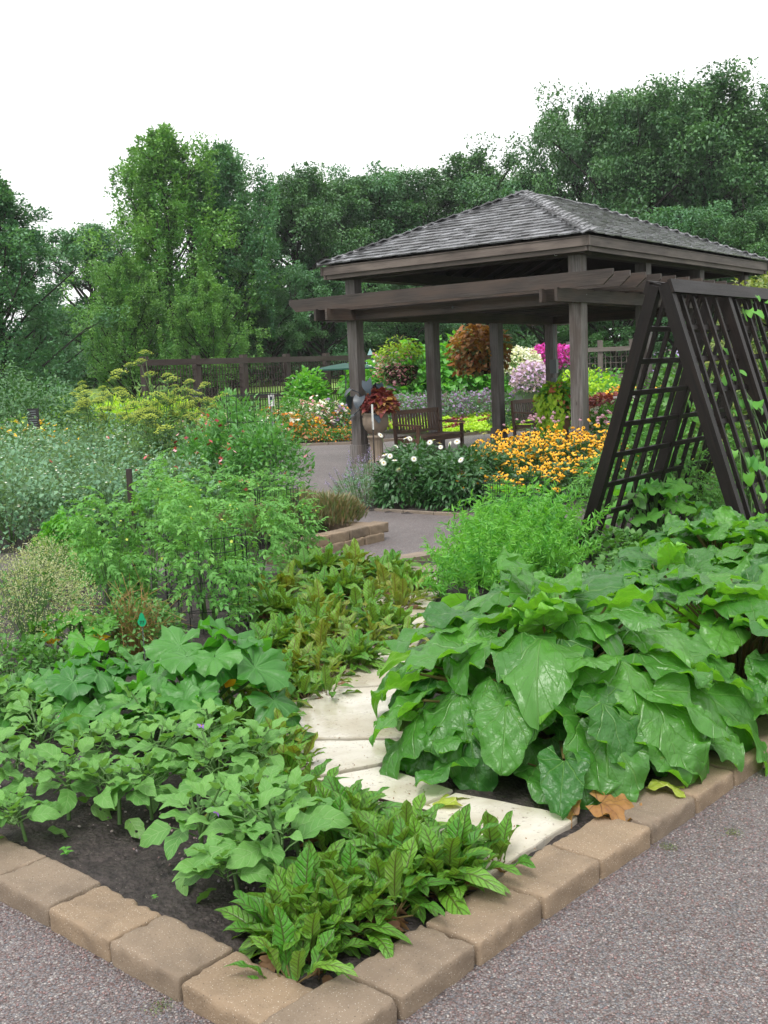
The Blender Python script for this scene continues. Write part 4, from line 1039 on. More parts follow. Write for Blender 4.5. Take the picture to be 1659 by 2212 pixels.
# ---------------------------------------------------------------- squash
def lobed(L, seed, cup=.25, deep=.3, nl=40, nr=8):
    """round lobed blade around the stalk, veins palmate"""
    r = np.random.default_rng(seed); a = np.linspace(-PI*.93, PI*.93, nl); rr = np.linspace(0, 1, nr+1)[1:]
    Rm = .5*L*(1-deep*.5*(1-np.cos(a*5.2))*.5+.05*np.sin(a*23+seed))*(1+.14*np.cos(a))
    V = [(0, 0, 0)]; U = [(.5, (.0+.16)/1.3)]
    for q in rr:
        x = np.sin(a)*Rm*q; y = np.cos(a)*Rm*q
        z = cup*L*q**1.4*.5+.07*L*q**2*np.sin(a*5+seed)+.05*L*q**1.5*np.sin(a*11+seed*2)-.16*L*q**3+.03*L*q**4*np.sin(a*23+seed)
        for i in range(nl): V.append((x[i], y[i], z[i])); U.append((x[i]/L*.5*1.1+.5, (y[i]/L*1.1+.16)/1.3))
    tri = [(0, 1+i+1, 1+i) for i in range(nl-1)]; qd = []
    for k in range(nr-1):
        o = 1+k*nl
        for i in range(nl-1): qd.append((o+i, o+i+1, o+nl+i+1, o+nl+i))
    return Geo().add(np.array(V), {3: np.array(tri), 4: np.array(qd)}, U).pack()
ZU = [lobed(1, s, c, d) for s, c, d in ((1, .35, .42), (2, .2, .55), (3, .5, .35), (4, .1, .5))]
def squash(seed, n=26, Rr=.42, H=.40, size=(.20, .32), mat='zuc', name='squash_plant', cat='squash', flowers=2, up=0):
    r = np.random.default_rng(seed); t = empty(name, label='x', cat=cat); g = Geo(); st = Geo()
    for i in range(n):
        q = ((i+.5)/n)**.6; ph = i*2.4+r.normal(0, .25); h = H*(1.05-.62*q**2)*r.uniform(.8, 1.12); rad = Rr*q*r.uniform(.85, 1.1)
        e = np.array([math.cos(ph)*rad, math.sin(ph)*rad, h]); L = r.uniform(*size)
        pitch = -.15-.45*q+r.normal(0, .18)+up
        g.inst(ZU[r.integers(0, 4)], TRS(e, out_az(ph+r.normal(0, .4)), pitch, r.normal(0, .25), L), float(np.clip(r.normal(.45, .25), 0, 1)))
        st.tube([(.02*math.cos(ph), .02*math.sin(ph), 0), e*np.array([.35, .35, .55]), e*np.array([.75, .75, .9]), e], [.009, .008, .007, .005], 6, .9)
    part('leaves', g, M[mat], t); part('stalks', st, M['stem'], t)
    for j in range(flowers):
        a = r.uniform(0, 6.28); f = part('flower', Geo().inst(flower5(5, 1, .5, 1.0, False), TRS([[0, 0, 0]], 0, .3, .6, .085), .5), M['squashflower'], t); f.location = (math.cos(a)*.2, math.sin(a)*.2, H*.6)
    return t
z1 = squash(31); z2 = squash(32, 22, .42, .34, (.2, .3), flowers=0)
p = at(440, 1590); place(z1, (p[0], p[1], .03), 1.0, 1.0, 'large squash plant with one orange flower beside the sorrel border')
p = at(200, 1580); place(z2, (p[0], p[1], .03), 2.0, .92, 'squash plant left of the large one, leaves held lower')
p = at(170, 1450); o = squash(33, 14, .3, .3, (.16, .24), 'bright', flowers=2); place(o, (p[0], p[1], .03), 0, 1, 'paler squash plant with small orange blossoms behind the others')

# ---------------------------------------------------------------- tag 77
def text_mesh(body, size, mat, ext=.0008):
    c = bpy.data.curves.new('letters', 'FONT'); c.body = body; c.size = size; c.extrude = ext; c.align_x = 'CENTER'; c.align_y = 'CENTER'
    o = bpy.data.objects.new('letters', c); col.objects.link(o); bpy.context.view_layer.update()
    me = bpy.data.meshes.new_from_object(o.evaluated_get(bpy.context.evaluated_depsgraph_get())); bpy.data.objects.remove(o)
    me.materials.append(mat); o = bpy.data.objects.new('letters', me); col.objects.link(o); return o
t = empty('number_tag', at(318, 1470, 0.0), 0, 'green plastic plant tag with number 77 on a thin stake', 'plant tag')
t.location = tuple(at(318, 1500, .0)*np.array([1, 1, 0]))
g = Geo(); an = np.linspace(0, 2*PI, 20, endpoint=False)
P = [(math.cos(a)*(.024 if math.sin(a) < .2 else .016), 0, math.sin(a)*(.03 if math.sin(a) < 0 else .045)) for a in an]; k = 20
g.add([(x, -.0015, z) for x, _, z in P]+[(x, .0015, z) for x, _, z in P], {20: np.array([list(range(20)), list(range(39, 19, -1))]), 4: np.array([(i, i+20, (i+1) % 20+20, (i+1) % 20) for i in range(20)])})
pz = .40
b_ = part('plate', g, M['tagg'], t, False); b_.location = (0, 0, pz)
o = part('stake', Geo().tube([(0, .004, 0), (0, .004, pz)], .0025, 6), M['metal'], t)
o = text_mesh('77', .026, M['black']); o.name = 'digits'; o.parent = t; o.location = (0, -.003, pz-.008); o.rotation_euler = (PI/2, 0, 0)

# ---------------------------------------------------------------- tomatoes and cages
def compound(seed, n=5, wl=.36):
    g = Geo(); r = np.random.default_rng(seed); lf = leaf(1, .42, 5, 2, ovate, arch=.4, fold=.25, jag=(.3, 2.5), seed=seed)
    def ax(t): return np.array([0, t, .12*math.sin(t*2.6)-.30*t*t])
    for i in range(n):
        t = .25+.6*i/n
        for sg in (-1, 1):
            L = wl*(.75 if i % 2 else 1)*(1-.25*t)*r.uniform(.85, 1.1)
            g.inst(lf, TRS([ax(t)], -sg*R(58)+r.normal(0, .15), -.15+r.normal(0, .2), r.normal(0, .3), L*.85), r.uniform(-.1, .1))
    g.inst(lf, TRS([ax(.88)], 0, -.45, 0, wl), 0.)
    g.tube([ax(t) for t in (0, .33, .66, .92)], [.018, .014, .01, .006], 3, .5)
    return g.pack()
TO = [compound(s) for s in range(4)]
def tomato(seed, Rr=.33, H=.95, n=300, size=(.10, .2), mat='tomato', name='tomato_plant', cat='tomato plant', T=None, fl=True, stem=9):
    r = np.random.default_rng(seed); t = empty(name, label='x', cat=cat); T = T or TO
    st = stems_geo(stem, Rr*.9, Rr*.9, H, .007, seed)
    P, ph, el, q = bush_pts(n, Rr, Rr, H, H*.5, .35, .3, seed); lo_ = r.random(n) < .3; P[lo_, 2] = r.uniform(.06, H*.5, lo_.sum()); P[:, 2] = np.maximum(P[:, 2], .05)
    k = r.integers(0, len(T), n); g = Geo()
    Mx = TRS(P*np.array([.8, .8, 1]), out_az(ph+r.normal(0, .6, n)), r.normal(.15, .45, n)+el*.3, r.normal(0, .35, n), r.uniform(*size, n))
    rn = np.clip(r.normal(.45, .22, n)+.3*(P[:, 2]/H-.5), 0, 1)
    for i, tt in enumerate(T): g.inst(tt, Mx[k == i], rn[k == i])
    part('leaves', g, M[mat], t); part('stems', st, M['stem'], t)
    if fl:
        f = Geo(); m = 10; Q, *_ = bush_pts(m, Rr, Rr, H, H*.5, .95, .3, seed+5); f.inst(FL5, TRS(Q, toward(m), r.uniform(.3, 1.4, m), 0, .014), .5); part('blossoms', f, M['yellow'], t)
    return t
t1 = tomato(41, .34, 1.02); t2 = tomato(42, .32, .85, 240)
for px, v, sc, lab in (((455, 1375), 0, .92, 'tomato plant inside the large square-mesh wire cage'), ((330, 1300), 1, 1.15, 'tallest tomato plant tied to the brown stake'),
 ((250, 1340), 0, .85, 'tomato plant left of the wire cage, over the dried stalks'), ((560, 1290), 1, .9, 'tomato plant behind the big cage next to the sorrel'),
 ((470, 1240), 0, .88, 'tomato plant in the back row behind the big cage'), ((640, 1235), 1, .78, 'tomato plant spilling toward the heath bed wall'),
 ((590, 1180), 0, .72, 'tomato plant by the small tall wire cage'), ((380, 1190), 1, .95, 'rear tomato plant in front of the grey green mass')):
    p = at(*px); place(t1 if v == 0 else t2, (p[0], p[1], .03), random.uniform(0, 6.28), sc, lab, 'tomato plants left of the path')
def cage(px, Rr, H, nv, nh, label, rad=.0028):
    g = Geo(); an = np.linspace(0, 2*PI, 33)
    for i in range(nv): a = 2*PI*i/nv; g.tube([(Rr*math.cos(a), Rr*math.sin(a), 0), (Rr*math.cos(a), Rr*math.sin(a), H)], rad, 4)
    for j in range(nh): z = .05+(H-.055)*j/(nh-1); g.tube([(Rr*math.cos(a), Rr*math.sin(a), z) for a in an], rad, 4)
    p = at(*px); o = build('wire_cage', g, M['wire']); o.location = (p[0], p[1], .03); return tag(o, label, 'plant cage', 'wire mesh plant cages')
cage((455, 1360), .27, .62, 20, 7, 'large dark wire mesh cage round the nearest tomato plant')
cage((605, 1205), .2, .62, 16, 5, 'small wire cage standing before the heath bed')
cage((1120, 1190), .3, .62, 22, 6, 'wire mesh cage behind the feathery green herbs below the black-eyed flowers')
p = at(298, 1290); g = Geo(); g.beam((0, 0, 0), (.0, .0, 1.0), .04, .04, (0, 1, 0)); o = build('wooden_stake', g, M['fence'], smooth=False); o.location = (p[0], p[1], 0); tag(o, 'brown wooden stake among the tomato plants', 'stake')

# ---------------------------------------------------------------- fine hazy plants, dried stalks, parsley
def haze_plant(seed, Rr, H, n, mat, leafmat_, name, cat, label, px, tuft=TINY, size=(.01, .022), extra=True):
    r = np.random.default_rng(seed); t = empty(name, label=label, cat=cat); p = at(*px); t.location = (p[0], p[1], .03)
    g = Geo(); P, ph, el, q = bush_pts(n, Rr, Rr, H, H*.45, .45, .3, seed)
    g.inst(tuft, TRS(P, toward(n), r.normal(.3, .8, n), r.normal(0, .8, n), r.uniform(*size, n)), np.clip(r.normal(.5, .3, n), 0, 1)); part('flower_haze', g, M[mat], t)
    st = Geo(); m = 60
    for i in range(m):
        a = r.uniform(0, 6.28); qq = r.uniform(.2, .95); e = np.array([math.cos(a)*Rr*qq, math.sin(a)*Rr*qq, H*(1-.4*qq*qq)]); st.tube([e*.05, e*np.array([.5, .5, .62])+r.normal(0, .01, 3), e], [.003, .002, .001], 3, .5)
    part('stems', st, M['stem'], t)
    g = bush_geo(700, leaf(1, .55, 3, 2, ovate, .2, .2), Rr*.9, Rr*.9, H*.8, (.02, .05), seed, cz=H*.3); part('leaves', g, M[leafmat_], t)
    return t
haze_plant(51, .42, .72, 9000, 'cream', 'mid', 'misty_flowered_herb', 'herb', 'cream hazy flowered herb at the left picture edge', (75, 1450), size=(.008, .018))
haze_plant(52, .26, .5, 2600, 'cream', 'mid', 'misty_flowered_herb', 'herb', 'smaller whitish hazy herb behind the cream one at far left', (110, 1300), size=(.008, .018))
# dried tangle
r = np.random.default_rng(5); g = Geo()
for i in range(170):
    a = r.uniform(0, 6.28); q = r.uniform(.1, 1); e = np.array([math.cos(a)*.3*q, math.sin(a)*.3*q, .42*(1-.5*q*q)*r.uniform(.6, 1)]); b2 = e+r.normal(0, .09, 3); b2[2] = max(.04, b2[2])
    g.tube([(e[0]*.1, e[1]*.1, 0), e*np.array([.6, .6, .7])+r.normal(0, .02, 3), e, b2], [.003, .0025, .002, .0012], 3, r.uniform(0, 1))
t = empty('dried_herb', (*at(290, 1440)[:2], .03), 0, 'tangle of dry yellow brown stalks behind the number 77 tag', 'dried plant'); part('dry_stalks', g, M['straw'], t)
part('leaves', bush_geo(1500, leaf(1, .5, 3, 2, ovate, .2, .2), .32, .32, .38, (.02, .045), 6), M['mid'], t)
CRI = leaf(1, .8, 5, 4, ovate, .5, .1, ruff=.35, rf=4, jag=(.3, 4))
def simple_bush(name, cat, label, px, Rr, H, n, T, size, mat, seed, group=None, stems=14, Ry=None, pitch=(0, .5), z=.03, loc=None, **kw):
    p = at(*px) if loc is None else np.array([*loc, 0]); t = empty(name, (p[0], p[1], z), 0, label, cat, group)
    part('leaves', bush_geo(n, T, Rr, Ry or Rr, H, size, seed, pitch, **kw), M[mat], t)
    if stems: part('stems', stems_geo(stems, Rr, Ry or Rr, H, .006*max(1, H), seed), M['stem'], t)
    return t
LF = leaf(1, .45, 3, 2, ovate, .25, .2); LFN = leaf(1, .2, 3, 2, lance, .3, .2); LFW = leaf(1, .75, 4, 2, ovate, .3, .15)
simple_bush('parsley_bush', 'parsley', 'curly bright green parsley between grey green mass and hazy herb', (150, 1215), .25, .42, 500, CRI, (.05, .09), 'bright', 61)
simple_bush('parsley_bush', 'parsley', 'low bright parsley in front of the tomato stake', (215, 1260), .2, .3, 350, CRI, (.04, .08), 'bright', 62)
for i, (px, Rr, H, lab) in enumerate((((40, 1580), .28, .24, 'low leafy seedlings at the left edge behind the eggplants'), ((25, 1500), .25, .28, 'low bushy herb below the cream hazy herb'), ((120, 1500), .22, .22, 'low green herb between hazy herb and squash'), ((330, 1420), .2, .3, 'small leafy herb right of the dry tangle'))):
    simple_bush('leafy_herb', 'herb', lab, px, Rr, H, 600, LF, (.035, .06), 'mid', 65+i, pitch=(.1, .5))

# ---------------------------------------------------------------- grey green mass, fennel, sweet peas (middle left)
for i, (x, y, Rr, H, lab) in enumerate(((-3.3, 12.6, .85, .95, 'grey green bushy plant behind the tomatoes, centre of its drift'), (-4.6, 12.8, .9, 1.0, 'grey green bushy plant at the left picture edge'), (-2.35, 12.4, .7, .72, 'grey green plant just left of the sweet peas'),
    (-3.9, 11.2, .75, .8, 'grey green plant at the front left of its drift, above the hazy herb'), (-2.9, 11.3, .65, .75, 'grey green plant just behind the parsley'), (-4.0, 14.6, 1.0, 1.1, 'grey green plant in the second rank, left'), (-2.9, 14.8, .95, 1.08, 'grey green plant in the second rank under the yellow umbels'), (-5.3, 15.8, 1.0, 1.1, 'grey green plant behind, near the black sign'), (-3.8, 16.6, .9, 1.15, 'rearmost grey green plant below the yellow flowers'))):
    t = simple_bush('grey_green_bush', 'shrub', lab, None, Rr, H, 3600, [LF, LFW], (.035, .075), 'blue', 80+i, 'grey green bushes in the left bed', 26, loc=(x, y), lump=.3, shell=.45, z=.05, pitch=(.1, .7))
    f = Geo(); m = 160; Q, ph, el, q = bush_pts(m, Rr, Rr, H*1.05, H*.4, .95, .3, 80+i); f.inst(FL5, TRS(Q, toward(m), .3, 0, .016), rng.uniform(0, 1, m)); part('blossoms', f, [M['palewhite'], M['palewhite']], t)
    if i in (2, 6, 0):
        f = Geo(); m = 14; Q, ph, el, q = bush_pts(m, Rr, Rr, H*.9, H*.4, 1, .3, 180+i); f.inst(FL5, TRS(Q, toward(m), .8, 0, .035), .5); part('red_blossoms', f, [M['coral'], M['coral']], t)
def umbel():
    g = Geo(); r = np.random.default_rng(3)
    for i in range(20):
        a = i*2.4; q = math.sqrt((i+.5)/20); e = np.array([math.cos(a)*q*.5, math.sin(a)*q*.5, .45-.3*q*q]); g.tube([(0, 0, 0), e], [.02, .01], 3, .3, 0)
        for j in range(5): g.ico(e+r.normal(0, .05, 3)*np.array([1, 1, .5]), r.uniform(.03, .055), r.uniform(0, .3), 1, 1, (1, 1, .45))
    return g.pack()
UM = umbel()
def fennel(seed, H, m=8, spread=.35, nm=220):
    r = np.random.default_rng(seed); t = empty('fennel_plant', label='x', cat='fennel', group='yellow flowered fennel in the left bed'); st = Geo(); lf = Geo(); tops = []
    for i in range(m):
        a = r.uniform(0, 6.28); q = r.uniform(.1, 1)*spread; h = H*r.uniform(.7, 1); e = np.array([math.cos(a)*q, math.sin(a)*q, h]); st.tube([e*.1, e*np.array([.5, .5, .55])+r.normal(0, .02, 3), e], [.010, .007, .004], 4, .5)
        tops.append(e)
        for j in range(2):
            b = e*np.array([.7, .7, .75]); e2 = b+np.array([r.normal(0, .12), r.normal(0, .12), H*r.uniform(.05, .2)]); st.tube([b, (b+e2)/2+np.array([0, 0, -.01]), e2], .004, 3, .5); tops.append(e2)
    lf.inst(TO[0], TRS(np.array([[math.cos(a)*spread*.8*q, math.sin(a)*spread*.8*q, h] for a, q, h in zip(r.uniform(0, 6.28, nm), r.uniform(0, 1, nm), r.uniform(.1, H*.75, nm))]), toward(nm), r.normal(.5, .4, nm), 0, np.stack([r.uniform(.05, .1, nm), r.uniform(.1, .2, nm), r.uniform(.1, .2, nm)], -1)), r.uniform(0, 1, nm))
    part('leaves', lf, M['fennel'], t); part('stems', st, M['stem'], t)
    for e in tops:
        u = part('flower_head', UM, [M['stem'], M['yellow']], t); u.location = tuple(e); s_ = r.uniform(.12, .24); u.scale = (s_, s_, s_*.9); u.rotation_euler = (r.normal(0, .15), r.normal(0, .15), r.uniform(0, 6))
    return t
UMB = None
f1 = fennel(1, 2.05, 5, .45); f2 = fennel(2, 1.7, 9, .6); f3 = fennel(3, 1.38, 8, .7)
for pr_, x, y, sc, lab in ((f1, *far(335, 14.5)[:2], 1.02, 'tallest yellow umbel plant rising before the fence'), (f2, *far(190, 15.2)[:2], 1.0, 'yellow umbel plant at left of its group, before the dark shrub'), (f3, *far(300, 14.2)[:2], 1.08, 'dense yellow umbel plant in the centre of its group'),
    (f3, *far(370, 14.6)[:2], 1.0, 'yellow umbel plant leaning to the sweet peas'), (f3, *far(250, 15.5)[:2], 1.02, 'yellow umbel plant between centre and left'), (f2, *far(410, 16.0)[:2], .92, 'yellow umbel plant just left of the sweet peas top')):
    place(pr_, (x, y, .05), random.uniform(0, 6), sc, lab)
# sweet peas on their cage
PEAL = leaf(1, .42, 3, 2, ovate, .2, .25)
def sweetpea(seed, Rr, H, n=2600):
    r = np.random.default_rng(seed); t = empty('sweet_pea_plant', label='x', cat='sweet pea', group='sweet peas climbing wire supports')
    part('leaves', bush_geo(n, [PEAL, LFN], Rr, Rr, H, (.05, .10), seed, (.3, .6), lump=.22, shell=.5, cz=H*.45), M['pea'], t)
    part('stems', stems_geo(26, Rr, Rr, H, .005, seed), M['stem'], t)
    return t
sp1 = sweetpea(91, .46, 1.42, 3400); sp2 = sweetpea(92, .5, 1.12, 3400)
SPF = flower5(4, 1, .8, .5, False)
for pr_, (x, y), sc, lab, cols in ((sp1, far(505, 12.9)[:2], 1.0, 'tall sweet pea column with wine red flowers at its left side', ('wine', 'coral')), (sp2, far(560, 12.3)[:2], 1.0, 'sweet pea with coral pink flowers overhanging the gravel', ('coral', 'pink')), (sp2, far(450, 13.2)[:2], .95, 'lower left sweet pea merging with grey green plants', ('wine', 'pink'))):
    o = place(pr_, (x, y, .05), random.uniform(0, 6), sc, lab)
    for j in range(24):
        a = random.uniform(0, 6.28); z = random.uniform(.45, 1.3)*(1.05 if pr_ is sp1 else .8); rr = .52*(1-.3*(z/1.4)**3)
        f = part('flower', Geo().inst(SPF, TRS([[0, 0, 0]], random.uniform(0, 6), .7, 0, .036), random.uniform(0, 1)), M[cols[j % 2 if j % 3 else 0]], o); f.location = (math.cos(a)*rr, math.sin(a)*rr, z)
cc_ = far(540, 12.7)[:2]; g = Geo(); an = np.linspace(0, 2*PI, 25)
for i in range(9): a = 2*PI*i/9; g.tube([(.3*math.cos(a), .3*math.sin(a), 0), (.3*math.cos(a), .3*math.sin(a), 1.42)], .004, 4)
for z in (.4, .8, 1.1, 1.4): g.tube([(.3*math.cos(a), .3*math.sin(a), z) for a in an], .004, 4)
o = build('wire_cage', g, M['wire']); o.location = (cc_[0], cc_[1], .05); tag(o, 'tall wire hoop cage inside the sweet peas', 'plant cage', 'wire mesh plant cages')

# ---------------------------------------------------------------- heath bed, lavender, daisies, black-eyed flowers
SPIKE = leaf(1, .12, 2, 1, lance, .15, .1)
for i, (x, y, lab) in enumerate(((-.55, 10.85, 'heath plant at the right corner of the walled bed'), (-.95, 10.6, 'heath plant in the middle of the walled bed'), (-1.3, 10.3, 'heath plant at the left of the walled bed behind the small cage'), (-.85, 11.25, 'heath plant at the back of the walled bed'))):
    r = np.random.default_rng(i); t = empty('heath_plant', (x, y, .16), 0, lab, 'heather', 'heath plants in the walled corner bed'); n = 3600; P, ph, el, q = bush_pts(n, .36, .36, .36, .06, .3, .15, i)
    part('shoots', Geo().inst(SPIKE, TRS(P*np.array([1, 1, .7]), out_az(ph), R(70)+r.normal(0, .25, n), r.normal(0, .6, n), np.stack([np.full(n, .14), *[r.uniform(.07, .12, n)]*2], -1)), np.clip(r.normal(.45, .3, n), 0, 1)), M['heath'], t)
    part('woody_stems', stems_geo(10, .3, .3, .25, .006, i), M['bark'], t)
def spiky(name, cat, label, loc, Rr, H, n, fm, lm, seed, group=None, lean=.25, fsz=(.012, .02)):
    r = np.random.default_rng(seed); t = empty(name, (*loc, .03), 0, label, cat, group); st = Geo(); f = Geo()
    for i in range(n):
        a = r.uniform(0, 6.28); q = r.uniform(.1, 1)**.6; e = np.array([math.cos(a)*Rr*q*1.2, math.sin(a)*Rr*q*1.2, H*r.uniform(.7, 1.05)*(1-.3*q*q)]); st.tube([e*np.array([.4, .4, 0]), e*np.array([.75, .75, .55]), e], [.003, .0025, .0015], 3, .5)
        d = e*np.array([.25, .25, .45]); k = 22; tt = r.uniform(.55, 1, k)[:, None]; P = e*np.array([.75, .75, .55])*(1-tt)+e*tt+r.normal(0, .008, (k, 3))
        f.inst(TINY, TRS(P, toward(k), r.normal(0, .8, k), 0, r.uniform(*fsz, k)), r.uniform(0, 1, k))
    part('flower_spikes', f, M[fm], t); part('stems', st, M['stem'], t)
    part('leaves', bush_geo(900, LFN, Rr, Rr, H*.6, (.04, .08), seed, (.5, .4)), M[lm], t); return t
spiky('lavender_bush', 'lavender', 'pale violet lavender-like bush left of the white daisies', (-.28, 13.35), .38, .55, 46, 'violet', 'blue', 95)
spiky('lavender_bush', 'lavender', 'violet flowered bush behind, near the black label stake', (-.2, 14.3), .35, .7, 40, 'violet', 'blue', 96)
def daisy_head(np_=15, L=1, W=.3, droop=.0, cone=None):
    g = Geo(); T = leaf(L, W, 3, 2, ovate, arch=.2+droop, fold=.05)
    for i in range(np_): g.inst(T, TRS([[math.cos(i*2*PI/np_)*.18, math.sin(i*2*PI/np_)*.18, 0]], out_az(i*2*PI/np_), .12-droop, 0, 1.), (i % 3)*.2)
    g.ico((0, 0, .08 if cone is None else .14), .28, .5, 1, 2, (1, 1, .45 if cone is None else .85)); return g.pack()
DH = daisy_head(); RHD = daisy_head(11, .9, .42, .3, 1)
dme = None
def shared(name, T, mats, cache={}):
    if name not in cache:
        o = build(name, T, mats); cache[name] = o.data; bpy.data.objects.remove(o)
    return cache[name]
def heads(t, name, me, pts, sizes, tilt=.35, face=None):
    for p, s in zip(pts, sizes):
        o = bpy.data.objects.new(name, me); col.objects.link(o); o.parent = t; o.location = tuple(float(v) for v in p); o.scale = (s, s, s)
        if face is not None and random.random() < face[1]:
            o.rotation_euler = (face[0]+random.gauss(0, .25), random.gauss(0, .25), random.gauss(0, .5))
        else: o.rotation_euler = (random.gauss(.12, tilt), random.gauss(0, tilt), random.uniform(0, 6))
DK = leaf(1, .36, 4, 2, lance, .35, .2)
MEd = shared('flower_head', DH, [M['wpetal'], M['eye']]); MEr = shared('black_eyed_flower', RHD, [M['gold'], M['cone']])
for i, (x, y, Rr, H, nf, lab) in enumerate(((.32, 13.15, .42, .62, 7, 'front left white daisy bush with dark green leaves'), (.85, 12.85, .45, .60, 2, 'front daisy bush nearly without flowers, beside the gravel'), (.45, 13.9, .5, .72, 8, 'white daisy bush at the back, heads before the bench'), (1.1, 13.6, .5, .66, 4, 'daisy bush between white and golden flowers'))):
    t = simple_bush('daisy_bush', 'daisy bush', lab, None, Rr, H, 1500, DK, (.07, .12), 'dark', 100+i, 'white daisy bushes left of the golden flowers', 20, loc=(x, y), pitch=(-.1, .55), lump=.12, shell=.6)
    r = np.random.default_rng(i+3); pts = []
    for j in range(nf):
        a = r.uniform(PI*.85, PI*1.6) if i < 2 else r.uniform(0, 6.28); q = r.uniform(.6, 1.0); pts.append((math.cos(a)*Rr*q, math.sin(a)*Rr*q, H*(1.1-.45*q*q*(1 if i < 2 else .3))*r.uniform(.85, 1.2)))
    heads(t, 'daisy_flower', MEd, pts, [r.uniform(.032, .042) for _ in pts], .4, (1.0, .6))
    g = Geo()
    for p in pts: g.tube([np.array(p)*np.array([.7, .7, .6]), np.array(p)*np.array([.9, .9, .85]), p], .003, 3, .5)
    part('flower_stalks', g, M['stem'], t)
for i, (x, y, Rr, H, nf, lab) in enumerate(((1.45, 13.9, .42, .68, 42, 'golden black-eyed flower clump next to the daisies'), (1.95, 14.2, .45, .74, 64, 'golden black-eyed flower clump in the middle front'), (2.5, 14.4, .45, .78, 66, 'golden black-eyed flower clump below the pavilion corner post'), (1.7, 14.9, .45, .80, 64, 'golden black-eyed flower clump in the back row, left'),
    (2.3, 15.1, .45, .82, 66, 'golden black-eyed flower clump in the back row, centre'), (2.95, 14.9, .42, .80, 56, 'golden black-eyed flower clump beside the pink coneflowers'), (1.6, 13.4, .3, .46, 18, 'small golden black-eyed flower clump at the front edge'), (3.0, 14.1, .35, .66, 30, 'golden black-eyed flower clump nearest the trellis leg'), (1.15, 13.0, .3, .42, 22, 'low golden black-eyed flower clump touching the white daisies'), (1.75, 12.75, .36, .46, 34, 'low golden black-eyed flower clump in the very front'), (2.3, 13.2, .4, .56, 42, 'golden black-eyed flower clump in the front, right of centre'), (2.75, 13.4, .36, .56, 36, 'golden black-eyed flower clump at the front right by the caged plants'))):
    H *= .87
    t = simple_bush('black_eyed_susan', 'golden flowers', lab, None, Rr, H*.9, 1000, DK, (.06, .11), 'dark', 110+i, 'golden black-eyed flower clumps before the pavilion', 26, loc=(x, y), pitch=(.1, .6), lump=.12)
    r = np.random.default_rng(i+30); pts = []
    for j in range(min(99, int(nf*1.5))):
        a = r.uniform(0, 6.28); q = r.uniform(0, 1)**.5*1.08; zz = H*(1.05-.25*q*q)+r.normal(0, .04)-(.30*r.random()*H if math.sin(a) < -.1 else 0); pts.append((math.cos(a)*Rr*q, math.sin(a)*Rr*q, zz))
    heads(t, 'flower_head', MEr, pts, [r.uniform(.030, .046) for _ in pts], .4, (.7, .4))
MEc = shared('coneflower', daisy_head(12, .9, .3, .45, 1), [M['dusky'], M['cone']])
for i, (x, y, lab) in enumerate(((3.35, 15.3, 'dusky pink coneflowers right of the golden flowers'), (2.35, 15.9, 'dusky pink coneflowers behind the golden flowers'))):
    t = simple_bush('coneflower_clump', 'coneflowers', lab, None, .35, .75, 500, DK, (.06, .1), 'dark', 130+i, None, 20, loc=(x, y))
    r = np.random.default_rng(i+60); pts = [(r.normal(0, .2), r.normal(0, .2), .86+r.normal(0, .05)) for _ in range(30)]; heads(t, 'flower_head', MEc, pts, [r.uniform(.035, .048) for _ in pts])

# feathery herbs, broad bright leaves, caged tomatoes behind rhubarb
TAR = leaf(1, .18, 3, 1, lance, .3, .2)
def wand():
    g = Geo(); r = np.random.default_rng(2); n = 34
    g.tube([(0, 0, 0), (0, .5, .06), (0, 1, .0)], [.012, .01, .004], 3, .5)
    t = np.linspace(.15, 1, n); g.inst(TAR, TRS(np.stack([0*t, t, .06*np.sin(PI*t)], -1), r.uniform(0, 6.28, n), R(35)+r.normal(0, .3, n), r.uniform(0, 6, n), .28*(1.1-.5*t)), r.uniform(-.15, .15, n)); return g.pack()
WD = wand()
def wandbush(seed, Rr, H, n, label, loc, mat='bright', name='feathery_herb'):
    r = np.random.default_rng(seed); t = empty(name, (*loc, .03), 0, label, 'herb', 'feathery light green herbs behind the rhubarb'); ph = r.uniform(0, 6.28, n); q = r.uniform(0, 1, n)**.6
    P = np.stack([np.cos(ph)*Rr*q, np.sin(ph)*Rr*q, H*np.where(r.uniform(0, 1, n) < .35, .03, .12+.5*r.uniform(0, 1, n))*(1-.3*q)], -1)
    part('leafy_shoots', Geo().inst(WD, TRS(P, out_az(ph), R(78)-q*R(48)+r.normal(0, .25, n), r.uniform(0, 6, n), r.uniform(.24, .4, n)*H/.6), np.clip(r.normal(.5, .25, n), 0, 1)), M[mat], t); return t
wandbush(1, .30, .58, 120, 'feathery light green herb at the left, by the kerb slab', (.82, 8.1)); wandbush(2, .36, .66, 150, 'feathery light green herb in front of the wire cage', (1.15, 8.7)); wandbush(3, .3, .54, 120, 'feathery light green herb between the others and the trellis foot', (1.02, 8.1))
wandbush(4, .25, .5, 60, 'low feathery herb spilling toward the flagstones', (.66, 7.5))
t = squash(35, 20, .45, .62, (.3, .42), 'bright', 'broad_leaved_plant', 'squash', 0, .25); place(t, (1.3, 10.1, .03), 0, .74, 'broad bright green leaves just left of the trellis foot')
for i, (x, y, lab) in enumerate(((1.95, 9.0, 'low leafy plant inside the foot of the trellis, left'), (2.45, 8.9, 'low leafy plant between the two trellis feet'), (2.8, 9.3, 'low leafy plant inside the trellis, right'), (1.45, 7.3, 'low leafy plant between feathery herbs and rhubarb'), (2.0, 8.2, 'low leafy plant right in front of the trellis opening'))):
    simple_bush('leafy_herb', 'herb', lab, None, .34, .20, 600, [LF, LFW], (.04, .08), 'mid', 660+i, 'low leafy plants at the trellis foot', 6, loc=(x, y), pitch=(.1, .5))
